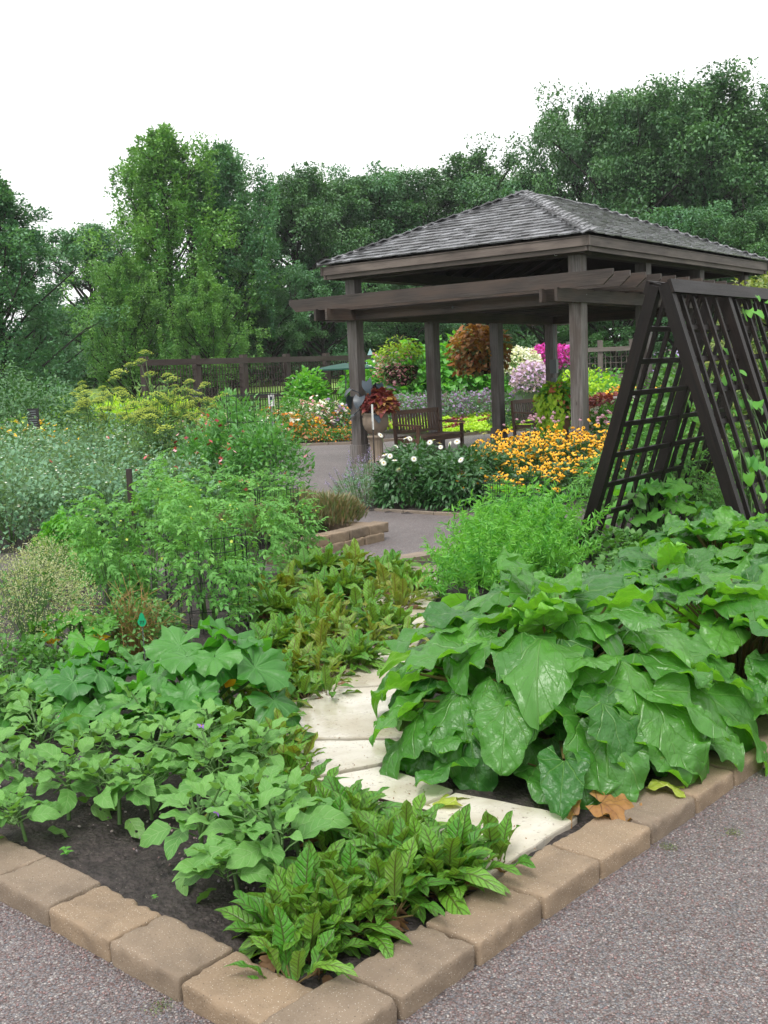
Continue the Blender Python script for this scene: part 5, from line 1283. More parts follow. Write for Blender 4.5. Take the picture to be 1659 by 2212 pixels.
t = squash(36, 18, .4, .5, (.26, .36), 'bright', 'broad_leaved_plant', 'squash', 0, .2); place(t, (2.5, 9.9, .03), 0, 1, 'broad bright green leaves seen through the trellis base')
for i, (x, y, sc, lab) in enumerate(((1.2, 10.9, .5, 'tomato plant in front of the golden flowers'), (2.2, 11.2, .7, 'tomato plant left behind the trellis leg'), (2.75, 12.2, 1.1, 'tomato plant seen between trellis and golden flowers'), (3.0, 10.6, 1.1, 'tomato plant behind the middle of the trellis'), (3.7, 12.6, 1.25, 'tomato plant far behind the trellis'), (3.9, 11.3, 1.2, 'tomato plant behind the right end of the trellis'))):
    place(t2 if i % 2 else t1, (x, y, .03), random.uniform(0, 6), sc, lab, 'tomato plants behind the trellis')
# climbing beans on the trellis
HEART = leaf(1, .85, 5, 4, lambda t: np.clip(np.sin(PI*np.clip(t*.9+.1, 0, 1)**.55)**.8, .02, 1), .3, .1, cord=.2, ruff=.03)
for k, (lx, side, n, H, lab) in enumerate(((.5, -1, 22, 1.0, 'bean vine climbing the right trellis panel near its front leg'), (1.2, -1, 50, 1.6, 'bean vine on the middle of the right trellis panel'), (2.0, -1, 50, 2.2, 'bean vine at the far end of the right trellis panel'), (1.6, 1, 34, 1.3, 'bean vine low on the inside of the left trellis panel'), (.9, 1, 18, .9, 'short bean vine low behind the left panel front'))):
    r = np.random.default_rng(200+k); t = empty('bean_vine', (0, 0, 0), 0, lab, 'bean vine', 'bean vines on the trellis'); g = Geo(); vn = Geo(); rzt = math.atan2(B_[1], B_[0])
    def tw(x, y, z): return np.array([2.25+x*math.cos(rzt)-y*math.sin(rzt), 8.69+x*math.sin(rzt)+y*math.cos(rzt), z])
    for v in range(3):
        zs = np.linspace(.03, H*r.uniform(.8, 1), 14); xo = lx+r.normal(0, .12)+.12*np.sin(zs*4+v*2); P = [tw(x, side*(.03+.72*(1-z/2.26))-.05*side*math.sin(z*5), z) for x, z in zip(xo, zs)]; vn.tube(P, .004, 4, .5)
        for j in range(n//3):
            b = P[r.integers(1, 14)]; q = b+r.normal(0, .06, 3); a = r.uniform(-2.6, -.5); g.inst(HEART, TRS([q], out_az(a), -.7+r.normal(0, .35), r.normal(0, .4), r.uniform(.06, .12)), float(np.clip(r.normal(.5, .3), 0, 1)))
    part('leaves', g, M['bright' if k != 4 else 'mid'], t); part('vines', vn, M['stem'], t)

# ---------------------------------------------------------------- labels and stakes
t = empty('plant_label', (*at(802, 1090)[:2], 0)); t.location = (*far(800, 14.6)[:2], 0); tag(t, 'narrow label on a dark stake beside the fluted pedestal', 'plant label')
part('stake', Geo().beam((0, 0, 0), (0, 0, 1.0), .022, .012, (0, 1, 0)), M['fence'], t, False); part('plate', Geo().box((0, -.012, 1.06), (.03, .003, .17), (.35, -.94, 0), (.94, .35, 0)), M['white'], t, False)
t = empty('garden_sign', (*far(582, 20.5)[:2], 0), 0, 'white sign with a small dark picture on a stake by the sweet peas', 'sign'); zc = far(582, 20.5, 864)[2]
part('stake', Geo().beam((0, .012, 0), (0, .012, zc), .03, .015, (0, 1, 0)), M['metal'], t, False)
pb = part('board', Geo().box((0, 0, zc), (.055, .006, .12)), M['white'], t, False)
g = Geo(); g.box((0, -.009, .03), (.022, .001, .03)); g.box((.004, -.009, -.012), (.014, .001, .012)); g.box((0, -.009, .075), (.03, .001, .004)); o = part('print', g, M['slate'], pb, False); o.location.z = zc
t = empty('chalk_sign', (*far(63, 17)[:2], 0), 0, 'small black sign with lines of pale writing at far left', 'sign'); zc = far(63, 17, 905)[2]
part('stake', Geo().beam((0, .012, 0), (0, .012, zc), .02, .012, (0, 1, 0)), M['black'], t, False); pb = part('board', Geo().box((0, 0, zc), (.09, .006, .16)), M['black'], t, False)
g = Geo()
for j in range(7): g.box((random.uniform(-.01, .01), -.008, zc+.12-.036*j), (random.uniform(.03, .07), .001, .006))
part('print', g, M['metal'], pb, False)
t = empty('chalk_sign', (*(pA+B_*1.9-np.array([.1, .2])), 0), 0, 'black sign with lines of writing fixed before a fence post', 'sign')
pb = part('board', Geo().box((0, 0, 1.25), (.16, .01, .2)), M['black'], t, False); g = Geo()
for j in range(5): g.box((0, -.012, 1.38-.06*j), (random.uniform(.06, .12), .001, .01))
part('print', g, M['metal'], pb, False); part('stake', Geo().beam((0, .02, 0), (0, .02, 1.2), .04, .02, (0, 1, 0)), M['black'], t, False)

# ---------------------------------------------------------------- urns, baskets
FLUTE = [(.0, 0), (.19, 0), (.19, .05), (.15, .07), (.13, .10)]
t = empty('stone_urn', (*(pl(S, 0)[:2]-A_*.42-B_*.05), 0), .2, 'tan stone urn on a fluted pedestal at the left front pavilion post', 'urn')
g = Geo(); g.lathe([(.001, 0), (.2, 0), (.2, .05), (.16, .08)], 32); part('plinth', g, M['stonepot'], t)
g = Geo(); g.lathe([(.15, .08), (.135, .12), (.135, .46), (.16, .5), (.18, .52), (.18, .55), (.1, .57)], 60, flute=15, ft=.05); part('pedestal', g, M['stonepot'], t)
g = Geo(); g.lathe([(.1, .57), (.14, .60), (.23, .68), (.275, .78), (.28, .90), (.255, .93), (.285, .96), (.285, 1.0), (.26, 1.0), (.24, .95), (.001, .94)], 40); part('bowl', g, M['stonepot'], t)
t.scale = (.86, .86, .93); up = np.array([*t.location])
o = simple_bush('coleus_plant', 'coleus', 'bronze red coleus filling the front of the stone urn', None, .3, .38, 420, HEART, (.08, .14), 'burg', 301, None, 10, loc=(up[0]+.1, up[1]-.05), z=.95, pitch=(-.2, .5))
g = bush_geo(150, HEART, .3, .3, .36, (.08, .13), 302, (-.2, .5)); part('copper_leaves', g, M['bronze'], o)
t = empty('elephant_ear', (up[0]-.05, up[1]+.02, .95), 0, 'blue-black elephant ear leaves rising from the stone urn', 'elephant ear'); g = Geo(); st = Geo(); r = np.random.default_rng(4)
for i in range(12):
    a = i*2.4; q = .12+.2*r.random(); h = .2+.45*r.random() if i < 9 else -.05; e = np.array([math.cos(a)*q*1.3-.1, math.sin(a)*q, h]); g.inst(HEART, TRS([e], out_az(a), -.6+r.normal(0, .3), r.normal(0, .3), r.uniform(.16, .27)), r.uniform(0, 1)); st.tube([(0, 0, 0), e*.6+np.array([0, 0, .1]), e], .01, 5)
part('leaves', g, M['slate'], t); part('stalks', st, M['slate'], t)
rp = far(1202, 20.6)[:2]
t = empty('terracotta_urn', (*rp, 0), 0, 'terracotta urn on a round foot behind the golden flowers', 'urn')
TC = plain_mat('terracotta', (.30, .17, .10), (.20, .12, .08), .8, .3, 10, .4)
g = Geo(); g.lathe([(.001, 0), (.24, 0), (.25, .08), (.2, .13), (.19, .3), (.22, .33)], 36, flute=12, ft=.02); part('foot', g, TC, t)
g = Geo(); g.lathe([(.12, .33), (.14, .38), (.22, .46), (.25, .60), (.27, .68), (.27, .72), (.24, .72), (.001, .68)], 36); part('bowl', g, TC, t)
o = simple_bush('mixed_planting', 'potted plants', 'lime vine with pink and green caladium leaves in the terracotta urn', None, .36, .66, 650, HEART, (.07, .13), 'bright', 311, None, 12, loc=rp, z=.68, pitch=(-.3, .5))
g = bush_geo(200, HEART, .37, .37, .68, (.08, .13), 313, (-.2, .5)); part('yellow_green_leaves', g, M['lime'], o)
g = bush_geo(110, HEART, .37, .37, .68, (.10, .16), 312, (-.2, .5)); part('pink_leaves', g, M['salmon'], o)
g = Geo(); r = np.random.default_rng(8); n = 520; a = r.uniform(PI*.75, PI*1.55, n); zz = r.uniform(-.5, .45, n); rr = .26+.15*r.random(n)*(1+zz); g.inst(HEART, TRS(np.stack([np.cos(a)*rr, np.sin(a)*rr, zz], -1), out_az(a), -.9+r.normal(0, .3, n), r.normal(0, .3, n), r.uniform(.07, .12, n)), np.clip(r.normal(.5, .3, n), 0, 1)); part('lime_vine', g, M['lime'], o)
g = Geo(); n = 200; a = r.normal(-.1, .3, n); zz = r.uniform(-.55, .1, n); g.inst(HEART, TRS(np.stack([np.cos(a)*.34, np.sin(a)*.3, zz], -1), out_az(a), -.9, r.normal(0, .4, n), r.uniform(.04, .07, n)), r.uniform(0, 1, n)); part('trailing_vine', g, M['bright'], o)
def basket(px, Y, zc, Rr, label, parts, seed, group='hanging baskets under the pavilion eaves'):
    p = far(px, Y); t = empty('hanging_basket', (p[0], p[1], zc), 0, label, 'hanging basket', group); r = np.random.default_rng(seed)
    g = Geo(); g.lathe([(.001, -Rr*.85), (Rr*.35, -Rr*.8), (Rr*.62, -Rr*.5), (Rr*.75, -.05), (Rr*.72, 0), (.001, -.02)], 24); part('basket', g, M['coir'], t)
    g = Geo()
    for i in range(3): a = 2.1*i; g.tube([(Rr*.7*math.cos(a), Rr*.7*math.sin(a), 0), (0, 0, 2.78-zc)], .004, 4)
    part('chains', g, M['wire'], t)
    for nm, mt, n, ranges, sz, T, el0, el1, rr in parts:
        a = r.uniform(*ranges, n); e = np.arcsin(r.uniform(math.sin(el0), math.sin(el1), n)); q = Rr*rr*r.uniform(.6, 1.12, n)*(1+.13*np.sin(3*a+seed)*np.cos(2*e)+.09*np.sin(7*a+5*e))
        P = np.stack([np.cos(a)*np.cos(e)*q, np.sin(a)*np.cos(e)*q, np.sin(e)*q], -1)
        part(nm, Geo().inst(T, TRS(P, out_az(a+r.normal(0, .5, n)), e*.3-.3+r.normal(0, .5, n), r.normal(0, .4, n), r.uniform(*sz, n)), np.clip(r.normal(.5, .28, n), 0, 1)), mt if isinstance(mt, list) else M[mt], t)
    return t
PF = flower5(5, 1, .9, .15, False, nl=2)
zc1 = far(865, 22.6, 790)[2]; zc2 = far(1035, 25, 760)[2]
basket(865, 22.3, zc1, .5, 'left hanging basket, lime foliage above pink and white flowers', [('lime_foliage', 'lime', 700, (0, 2*PI), (.05, .10), LF, .35, 1.5, 1), ('green_foliage', 'mid', 1100, (0, 2*PI), (.05, .09), LF, -1.1, .8, .95), ('pink_flowers', 'pink', 200, (2.0, 5.2), (.03, .045), PF, -.9, .5, 1.08), ('white_flowers', 'palewhite', 70, (2.6, 4.6), (.025, .04), PF, -.3, .6, 1.08), ('grass_plumes', 'straw', 26, (0, 2*PI), (.2, .34), SPIKE, 1.1, 1.5, .9)], 401)
basket(1038, 24.6, zc2, .62, 'right hanging basket, one ball of copper brown coleus', [('copper_foliage', 'bronze', 1100, (0, 2*PI), (.09, .16), HEART, -.9, 1.5, 1), ('olive_foliage', 'olive', 500, (0, 2*PI), (.07, .11), HEART, -1.1, .2, .97), ('yellow_foliage', 'lime', 50, (-.8, .8), (.06, .09), LF, -.2, .6, 1.05)], 402)
# urns of petunias beyond the pavilion
for i, (px, Y, py, Rr, colr, lab) in enumerate(((1152, 29.5, 822, .58, 'lilac', 'grey urn overflowing with lilac petunias behind the right bench'), (1122, 31, 788, .58, 'palewhite', 'urn overflowing with white petunias behind the lilac one'), (1172, 32, 780, .52, 'magenta', 'urn of magenta petunias left of the conduit post'), (1216, 32.3, 778, .5, 'magenta', 'urn of magenta petunias right of the conduit post'))):
    p = far(px, Y, py); t = empty('petunia_urn', (p[0], p[1], 0), 0, lab, 'planter', 'urns of petunias beyond the pavilion'); r = np.random.default_rng(i)
    z = p[2]; g = Geo(); g.lathe([(.001, 0), (.3, 0), (.3, .1), (.16, .2), (.14, max(.3, z-.75)), (.3, z-.5), (.42, z-.15), (.44, z-.1), (.001, z-.1)], 28); part('urn', g, M['greypot'], t)
    n = 1000; a = r.uniform(0, 6.28, n); e = np.arcsin(r.uniform(-.55, 1, n)); q = Rr*r.uniform(.8, 1.05, n)*(1+.12*np.sin(3*a+i)); P = np.stack([np.cos(a)*np.cos(e)*q, np.sin(a)*np.cos(e)*q, z+np.sin(e)*q*.85], -1)
    part('flowers', Geo().inst(PF, TRS(P, toward(n), R(20)+r.normal(0, .5, n), r.normal(0, .6, n), r.uniform(.04, .06, n)), r.uniform(0, 1, n)), M[colr], t)
    fo = part('foliage', bush_geo(900, LF, Rr*.95, Rr*.95, Rr*1.4, (.06, .1), 420+i), M['mid'], t); fo.location.z = z-Rr*.75
# timber planters right, with bedding
for i, (px, lab, mt) in enumerate(((1310, 'reddish timber planter beside the pavilion corner post', 'burg'), (1385, 'reddish timber planter seen through the trellis', 'bright'))):
    p = far(px, 27.5+i); t = empty('timber_planter', (p[0], p[1], 0), .3, lab, 'planter', 'reddish timber planters right of the pavilion'); g = Geo()
    for k in range(18):
        a = 2*PI*k/18; c = np.array([math.cos(a)*.62, math.sin(a)*.62, .3]); g.box(c, (.012, .1, .3), (math.cos(a), math.sin(a), 0), (-math.sin(a), math.cos(a), 0))
    part('staves', g, M['barrel'], t, False); g = Geo(); an = np.linspace(0, 2*PI, 30); g.tube([(.64*math.cos(a), .64*math.sin(a), .45) for a in an], .012, 4); g.tube([(.64*math.cos(a), .64*math.sin(a), .15) for a in an], .012, 4); part('hoops', g, M['black'], t)
    part('soil_fill', Geo().lathe([(.001, .55), (.6, .55)], 20), M['soil'], t)
    q = simple_bush('bedding_plant', 'bedding plants', f'{["dark red leaved bedding plants in the left timber planter", "bright green bedding plants in the right timber planter"][i]}', None, .6, .3, 700, LFW, (.07, .13), mt, 440+i, None, 0, loc=(p[0], p[1]), z=.55)
for px, Y, py in ((1330, 27.0, 862), (1372, 27.6, 860)):
    p = far(px, Y, py); t = empty('plant_label', (p[0], p[1], 0), 0, 'small white plant label in front of the %s timber planter' % ('left' if px < 1350 else 'right'), 'plant label'); part('stake', Geo().beam((0, .01, 0), (0, .01, p[2]), .01, .01, (0, 1, 0)), M['metal'], t, False); part('plate', Geo().box((0, 0, p[2]), (.06, .003, .07)), M['white'], t, False)
#PART3
BANK = M['lawn'].copy(); BANK.name = 'meadow'
for nd in BANK.node_tree.nodes:
    if nd.type == 'MIX' and nd.data_type == 'RGBA' and not nd.inputs[6].is_linked: nd.inputs[6].default_value = (.20, .33, .08, 1); nd.inputs[7].default_value = (.30, .44, .12, 1)

# ---------------------------------------------------------------- far beds
def drift(name, cat, label, c, rx, ry, H, n, T, size, mat, seed, fl=None, group=None, nf=300, fs=(.03, .05), z=.03, FT=None, zf=1.0, stems=14, pitch=(.2, .6)):
    t = empty(name, (c[0], c[1], z), 0, label, cat, group); part('leaves', bush_geo(n, T, rx, ry, H, size, seed, pitch, lump=.18, shell=.35), M[mat], t)
    if stems: part('stems', stems_geo(stems, rx, ry, H, .006, seed), M['stem'], t)
    r = np.random.default_rng(seed+9)
    for k, f in enumerate(fl or []):
        P, ph, el, q = bush_pts(nf, rx, ry, H*zf, None, .85, .18, seed+k*3); P[:, 2] += r.normal(0, .03, nf)
        part('blossoms', Geo().inst(FT or PF, TRS(P, toward(nf), r.normal(.3, .5, nf), r.normal(0, .5, nf), r.uniform(*fs, nf)), r.uniform(0, 1, nf)), [M[f], M['eye']], t)
    return t
F2 = lambda px, Y: far(px, Y)[:2]
# orange groundcover by the path
for i, (px, Y, lab) in enumerate(((648, 26.4, 'orange flowering groundcover at the left end of the far path edge'), (690, 26.5, 'orange flowering groundcover in the middle of the far path edge'), (735, 26.4, 'orange flowering groundcover next to the left pavilion post'))):
    drift('orange_groundcover', 'groundcover', lab, F2(px, Y), .6, .5, .32, 900, LF, (.05, .09), 'mid', 500+i, ['salmon', 'orange'], 'orange groundcover clumps on the far path edge', 85, (.022, .036))
PLUME = leaf(1, .22, 3, 2, lance, .5, .3)
for i, (px, Y, fl, H, rx, lab) in enumerate(((640, 28, ['gold', 'orange'], .6, .7, 'golden flowered clump behind the orange groundcover'), (665, 28.6, ['pink', 'palewhite'], .95, .6, 'pink and white flowered clump before the lattice fence'), (620, 27.2, ['palewhite'], 1.15, .8, 'white plumed plant clump right of the white sign'), (700, 29, ['palewhite', 'mauve'], .9, .8, 'pale flowered clump in front of the big leafy mound'),
    (745, 29, ['orange', 'mauve'], .8, .6, 'loose flowered clump beside the left pavilion post'), (590, 26.5, ['palewhite', 'orange'], .8, .6, 'mixed flower clump just behind the white sign'))):
    drift('border_perennial', 'flower clump', lab, F2(px, Y), rx, rx, H, 1200, [LF, LFN], (.06, .12), 'mid', 510+i, fl, 'mixed flower clumps in the far border', 130, (.04, .07), FT=PLUME if i in (2,) else None, zf=1.05)
drift('spider_flower_bush', 'leafy bush', 'round leafy bush standing against the lattice fence', F2(662, 31), .72, .7, 1.75, 2600, LFW, (.10, .18), 'bright', 520, ['palewhite'], None, 40, z=.03)
# pinks left of sweet peas, yellow-green drift, goldenrod
for i, (px, Y, fl, H, lab) in enumerate(((435, 20, ['pink', 'coral'], 1.0, 'pink flowered clump left of the sweet pea top'), (400, 21, ['mauve', 'pink'], .95, 'mauve flowered clump below the fence post'), (385, 18.5, ['gold'], .75, 'golden flowered clump between fennel and sweet peas'), (480, 22, ['mauve', 'palewhite'], .9, 'mauve and white clump behind the sweet peas'), (540, 23, ['palewhite', 'mauve'], .9, 'pale clump between sweet peas and white sign'))):
    drift('border_perennial', 'flower clump', lab, F2(px, Y), .7, .6, H, 1100, [LF, LFN], (.05, .10), 'mid', 530+i, fl, 'mixed flower clumps in the left bed', 90, (.035, .06))
for i, px in enumerate((110, 175, 240, 300, 355)):
    drift('goldenrod_clump', 'goldenrod', f'{["leftmost yellow green", "second yellow green", "middle yellow green", "fourth yellow green", "rightmost yellow green"][i]} goldenrod clump below the distant fence', F2(px, 24+i*.3), 1.0, .8, 1.25, 1600, LFN, (.10, .2), 'lime', 540+i, ['yellow'], 'goldenrod clumps in front of the woods', 300, (.04, .08), FT=PLUME, pitch=(.8, .4))
for i, (px, Y, H, rx, lab) in enumerate(((35, 21, 1.85, 1.5, 'dark rounded shrub at the far left, behind the yellow flowers'), (95, 23, 1.7, 1.2, 'dark shrub next to the goldenrod clumps'), (-10, 25, 2.2, 1.5, 'dark shrub mostly beyond the left picture edge'))):
    simple_bush('deciduous_shrub', 'shrub', lab, None, rx, H, 5000, LF, (.06, .12), 'treeB' if i != 1 else 'treeC', 550+i, 'dark shrubs at the left', 24, loc=F2(px, Y), lump=.2)
for i, (px, Y, fl, lab) in enumerate(((35, 17.5, ['gold', 'yellow'], 'yellow flowered clump left of the black sign'), (95, 18.0, ['gold'], 'yellow flowered clump right of the black sign'))):
    drift('border_perennial', 'flower clump', lab, F2(px, Y), .6, .6, 1.12, 1100, LF, (.05, .1), 'mid', 560+i, fl, None, 46, (.04, .06))
# behind the pavilion: climbing mound, violet drift, chartreuse bed
for i, (px, Y, H, rx, lab) in enumerate(((830, 34, 2.1, 1.4, 'leafy vine mound left, behind the lime hanging basket'), (900, 34.5, 2.5, 1.6, 'leafy vine mound behind the second pavilion post'), (975, 34.8, 2.7, 1.6, 'tallest leafy vine mound between the hanging baskets'), (1050, 35, 2.4, 1.4, 'leafy vine mound behind the copper basket'))):
    simple_bush('vine_mound', 'climbing vine', lab, None, rx, H, 1700, LFW, (.16, .28), 'bright', 570+i, 'leafy vine mounds behind the pavilion', 10, loc=F2(px, Y), pitch=(-.2, .4), lump=.15)
for i, (px, lab) in enumerate(((870, 'violet flower drift left of the second pavilion post'), (940, 'violet flower drift behind the second pavilion post'), (1000, 'violet flower drift above the chartreuse bed'), (1060, 'violet flower drift by the third pavilion post'), (820, 'violet flower drift behind the stone urn'))):
    drift('verbena_drift', 'violet flowers', lab, F2(px, 31+.3*i), 1.1, .8, 1.0, 1500, [LFN, LF], (.06, .12), 'blue', 580+i, ['mauve', 'mauve'], 'violet flower drifts behind the pavilion', 260, (.03, .055))
# chartreuse groundcover with burgundy swirls
t = empty('chartreuse_bed', (*F2(1010, 29.5), 0), 0, 'chartreuse carpet bed with burgundy swirls behind the benches', 'carpet bed'); r = np.random.default_rng(6); n = 9000
ux, uy = np.array([.84, .54]), np.array([-.54, .84]); s1 = r.uniform(-2.3, 2.3, n); s2 = r.uniform(-2.0, 1.6, n); P2 = s1[:, None]*ux+s2[:, None]*uy; hh = .12+.05*np.sin(s1*3)*np.cos(s2*3)+.22*np.clip((s2+2)/3.6, 0, 1)
sw = (np.abs(s2-.6-.35*np.sin(s1*2.2)) < .22) | (np.abs(s2+.55-.3*np.sin(s1*1.7+1)) < .16)
P = np.concatenate([P2, (hh*r.uniform(.7, 1.05, n))[:, None]], 1); Mx = TRS(P, toward(n), r.normal(.4, .4, n), r.normal(0, .4, n), r.uniform(.06, .11, n)); rn = r.uniform(0, 1, n)
part('chartreuse_leaves', Geo().inst(LFW, Mx[~sw], rn[~sw]), M['lime'], t); part('burgundy_leaves', Geo().inst(LFW, Mx[sw], rn[sw]), M['burg'], t)
simple_bush('edging_plant', 'leafy plant', 'dark leafy clump at the right end of the chartreuse bed', None, .45, .5, 700, DK, (.08, .14), 'dark', 600, None, 6, loc=F2(1085, 28.3))
simple_bush('edging_plant', 'leafy plant', 'small leafy clump under the right bench', None, .4, .4, 500, DK, (.08, .13), 'dark', 601, None, 6, loc=F2(1120, 29.5))
# right side beyond the pavilion
for i, (px, Y, fl, H, rx, mt, lab) in enumerate(((1255, 31, None, 1.5, 1.0, 'lime', 'lime leaved clump behind the pavilion corner post'), (1300, 33, None, 1.4, 1.2, 'bright', 'bright leafy clump below the pale fence'), (1345, 30, ['gold', 'orange'], .95, 1.0, 'mid', 'golden bedding clump right of the timber planters'), (1430, 29, ['gold', 'orange'], .9, 1.2, 'mid', 'golden bedding clump seen through the trellis'),
    (1500, 24, ['pink', 'palewhite'], .9, .9, 'mid', 'pink and white clump seen through the trellis'), (1400, 20, ['dusky', 'pink'], .9, .8, 'mid', 'dusky pink clump behind the left trellis leg'), (1450, 33, ['violet'], 1.9, 1.3, 'mid', 'violet flowered shrub seen through the trellis top'), (1560, 30, None, 1.3, 1.5, 'bright', 'bright leafy clump beyond the trellis right end'), (1330, 22, ['palewhite'], .8, .7, 'bright', 'light leafy clump between corner post and trellis'))):
    drift('border_perennial', 'flower clump', lab, F2(px, Y), rx, rx*.8, H, 1300, LFW if fl is None else LF, (.08, .15), mt, 610+i, fl, 'flower clumps right of the pavilion', 200, (.04, .07))
for i, (px, Y, H, rx, lab) in enumerate(((1470, 17.5, 1.5, .9, 'leafy bush behind the trellis, left part'), (1550, 16.5, 1.7, 1.0, 'leafy bush behind the trellis, middle'), (1640, 15.5, 1.6, 1.0, 'leafy bush behind the trellis at the right edge'), (1395, 15.6, 1.0, .6, 'leafy bush between golden flowers and trellis'))):
    simple_bush('vegetable_bush', 'leafy bush', lab, None, rx, H, 2600, [LF, LFW], (.07, .13), 'mid', 630+i, 'leafy bushes behind the trellis', 16, loc=F2(px, Y), lump=.25)
sheet('mulch_bed', [F2(1300, 12.4), F2(1700, 11.5), F2(1760, 40), F2(1280, 27)], .012, M['soil'])

# ---------------------------------------------------------------- trees
def tree(seed, H, spread, kind, mat, nl, name, lsz, base=.12, group='x'):
    """trunk with limbs; leaves hang in clumps round the twig ends"""
    r = np.random.default_rng(seed); t = empty(name, label='x', cat='tree'); tk = Geo(); lv = Geo()
    def tubep(P, r0_, r1_): tk.tube(P, np.linspace(r0_, r1_, len(P)), 6 if r0_ > .06 else 4, r.random())
    k = 9; zz = np.linspace(0, H*(.93 if kind == 'm' else .8), k); tr_ = np.stack([r.normal(0, .012*H, k)*(zz/H), r.normal(0, .012*H, k)*(zz/H), zz], -1); r0_ = .022*H
    tubep(tr_, r0_, r0_*.15); cl = []
    nb_ = 60 if kind == 'm' else 34
    for i in range(nb_):
        u = base+(1-base)*((i+.5)/nb_)**(1.15 if kind == 'm' else .85); z = u*H*(.93 if kind == 'm' else .8); b = np.array([np.interp(z, zz, tr_[:, 0]), np.interp(z, zz, tr_[:, 1]), z]); a = i*2.4+r.normal(0, .3)
        if kind == 'm': Lb = spread*(1-u)**.8*(.6+.4*min(1, u/.3))*r.uniform(.6, 1.2)+.07*spread; rise = .7+1.0*u
        else: Lb = spread*(math.sin(PI*min(1, u*.72+.22))**.7)*r.uniform(.7, 1.15); rise = .25+.65*u+r.normal(0, .12)
        d = np.array([math.cos(a), math.sin(a), rise]); d /= np.linalg.norm(d); e = b+d*Lb; mid = b+d*Lb*.5+np.array([0, 0, -.04*Lb if kind == 'm' else .08*Lb])+r.normal(0, .05*Lb, 3)
        tubep([b, mid, e], r0_*(.38 if kind == 'm' else .65)*(1-.6*u), r0_*.1)
        for j in range(5):
            q = r.uniform(.3, 1.02); s = (b+(mid-b)*q*2) if q < .5 else mid+(e-mid)*(q-.5)*2; dv = d*.5+r.normal(0, .55, 3); dv[2] = abs(dv[2])*.8+(.25 if kind == 'm' else .1); dv /= np.linalg.norm(dv); tw = s+dv*Lb*r.uniform(.18, .36); tk.tube([s, (s+tw)/2, tw], [r0_*.09, r0_*.06, r0_*.03], 3, .5); cl.append((tw, Lb)); 
            if j % 2: cl.append(((s+tw)/2, Lb))
    cl_n = len(cl); per = max(8, int(nl/cl_n))
    for c, Lb in cl:
        sz = np.array([.095, .095, .055])*spread*r.uniform(.5, 1.5) if kind == 'o' else (np.array([.07, .07, .05])*spread*r.uniform(.6, 1.4) if r.random() < .5 else np.array([.032, .032, .12])*spread*r.uniform(.7, 1.3))
        P = c+np.clip(r.normal(0, 1, (per, 3)), -1.25, 1.25)*sz*.78*(.55+.45*min(1, Lb/(.5*spread))); o = P-np.array([0, 0, H*.45]); az = np.arctan2(o[:, 1], o[:, 0])
        tone = r.normal(.42, .22)+.22*(c[2]/H-.5)  # random clump tone, paler higher up: light from above put into leaf colour
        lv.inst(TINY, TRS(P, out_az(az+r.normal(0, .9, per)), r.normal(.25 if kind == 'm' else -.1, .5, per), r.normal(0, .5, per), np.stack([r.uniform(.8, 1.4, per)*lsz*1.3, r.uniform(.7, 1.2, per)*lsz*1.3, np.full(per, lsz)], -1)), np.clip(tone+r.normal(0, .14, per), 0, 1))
    part('trunk', tk, M['bark'], t); part('crown', lv, M[mat], t); return t
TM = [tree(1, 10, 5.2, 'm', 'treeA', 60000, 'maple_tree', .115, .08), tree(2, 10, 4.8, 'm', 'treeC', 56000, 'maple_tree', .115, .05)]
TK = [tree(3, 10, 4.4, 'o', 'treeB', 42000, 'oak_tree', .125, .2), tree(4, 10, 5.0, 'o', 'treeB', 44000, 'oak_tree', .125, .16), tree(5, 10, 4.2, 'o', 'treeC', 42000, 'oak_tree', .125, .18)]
def htop(px, Y, py): return far(px, Y, py)[2]
TL_ = [  # prototype, px, distance, py of the top, width factor, label
 (TM[1], 5, 38, 385, 1.05, 'tall blue green feathery tree cut by the left picture edge'), (TK[2], 205, 60, 470, .95, 'round topped oak in the gap left of the tall maples'),
 (TM[0], 380, 50, 304, .92, 'tallest maple of the pair left of the pavilion'), (TM[1], 505, 52, 322, .8, 'second tall maple of the pair, right one'), (TM[0], 455, 44, 600, .95, 'lower light green tree in front of the maple pair'), (TM[0], 285, 46, 570, .85, 'lower maple at the left foot of the pair'),
 (TK[0], 645, 60, 365, .8, 'dark oak just right of the maple pair'), (TK[1], 735, 64, 385, .9, 'oak with forked dark limbs above the left roof corner'), (TK[2], 815, 66, 350, .8, 'oak behind the roof slope, left'), (TK[0], 920, 68, 372, .95, 'broad oak behind the roof slope, centre'), (TK[1], 1035, 70, 345, .85, 'oak just left of the roof peak'),
 (TK[2], 1110, 66, 360, .8, 'oak directly behind the roof peak'), (TK[0], 1262, 62, 232, .62, 'tall oak right of the roof peak'), (TK[1], 1360, 60, 192, .7, 'tall oak with a broad crown behind the right roof slope'), (TK[2], 1440, 62, 185, .75, 'slender dark oak second from the tallest'), (TK[0], 1545, 56, 163, .8, 'tallest oak near the upper right corner'),
 (TK[1], 1650, 58, 225, .9, 'oak cut by the right picture edge'), (TK[2], 700, 54, 560, .9, 'lower oak filling the gap left of the pavilion'), (TM[1], 95, 52, 640, .8, 'low tree between the left tree and the round oak'), (TK[0], 590, 52, 620, .8, 'low dark tree behind the lattice fence'), (TK[1], 880, 56, 600, 1.0, 'low dark oak behind the pavilion, left'),
 (TK[2], 1010, 56, 600, 1.0, 'low dark oak behind the pavilion, centre'), (TK[0], 1180, 52, 560, 1.0, 'low dark oak behind the pavilion, right'), (TK[1], 1330, 50, 520, .95, 'low oak behind the pale fence'), (TK[2], 1480, 50, 430, .9, 'mid height oak above the trellis'), (TK[0], 1600, 48, 460, .9, 'mid height oak at the right above the trellis')]
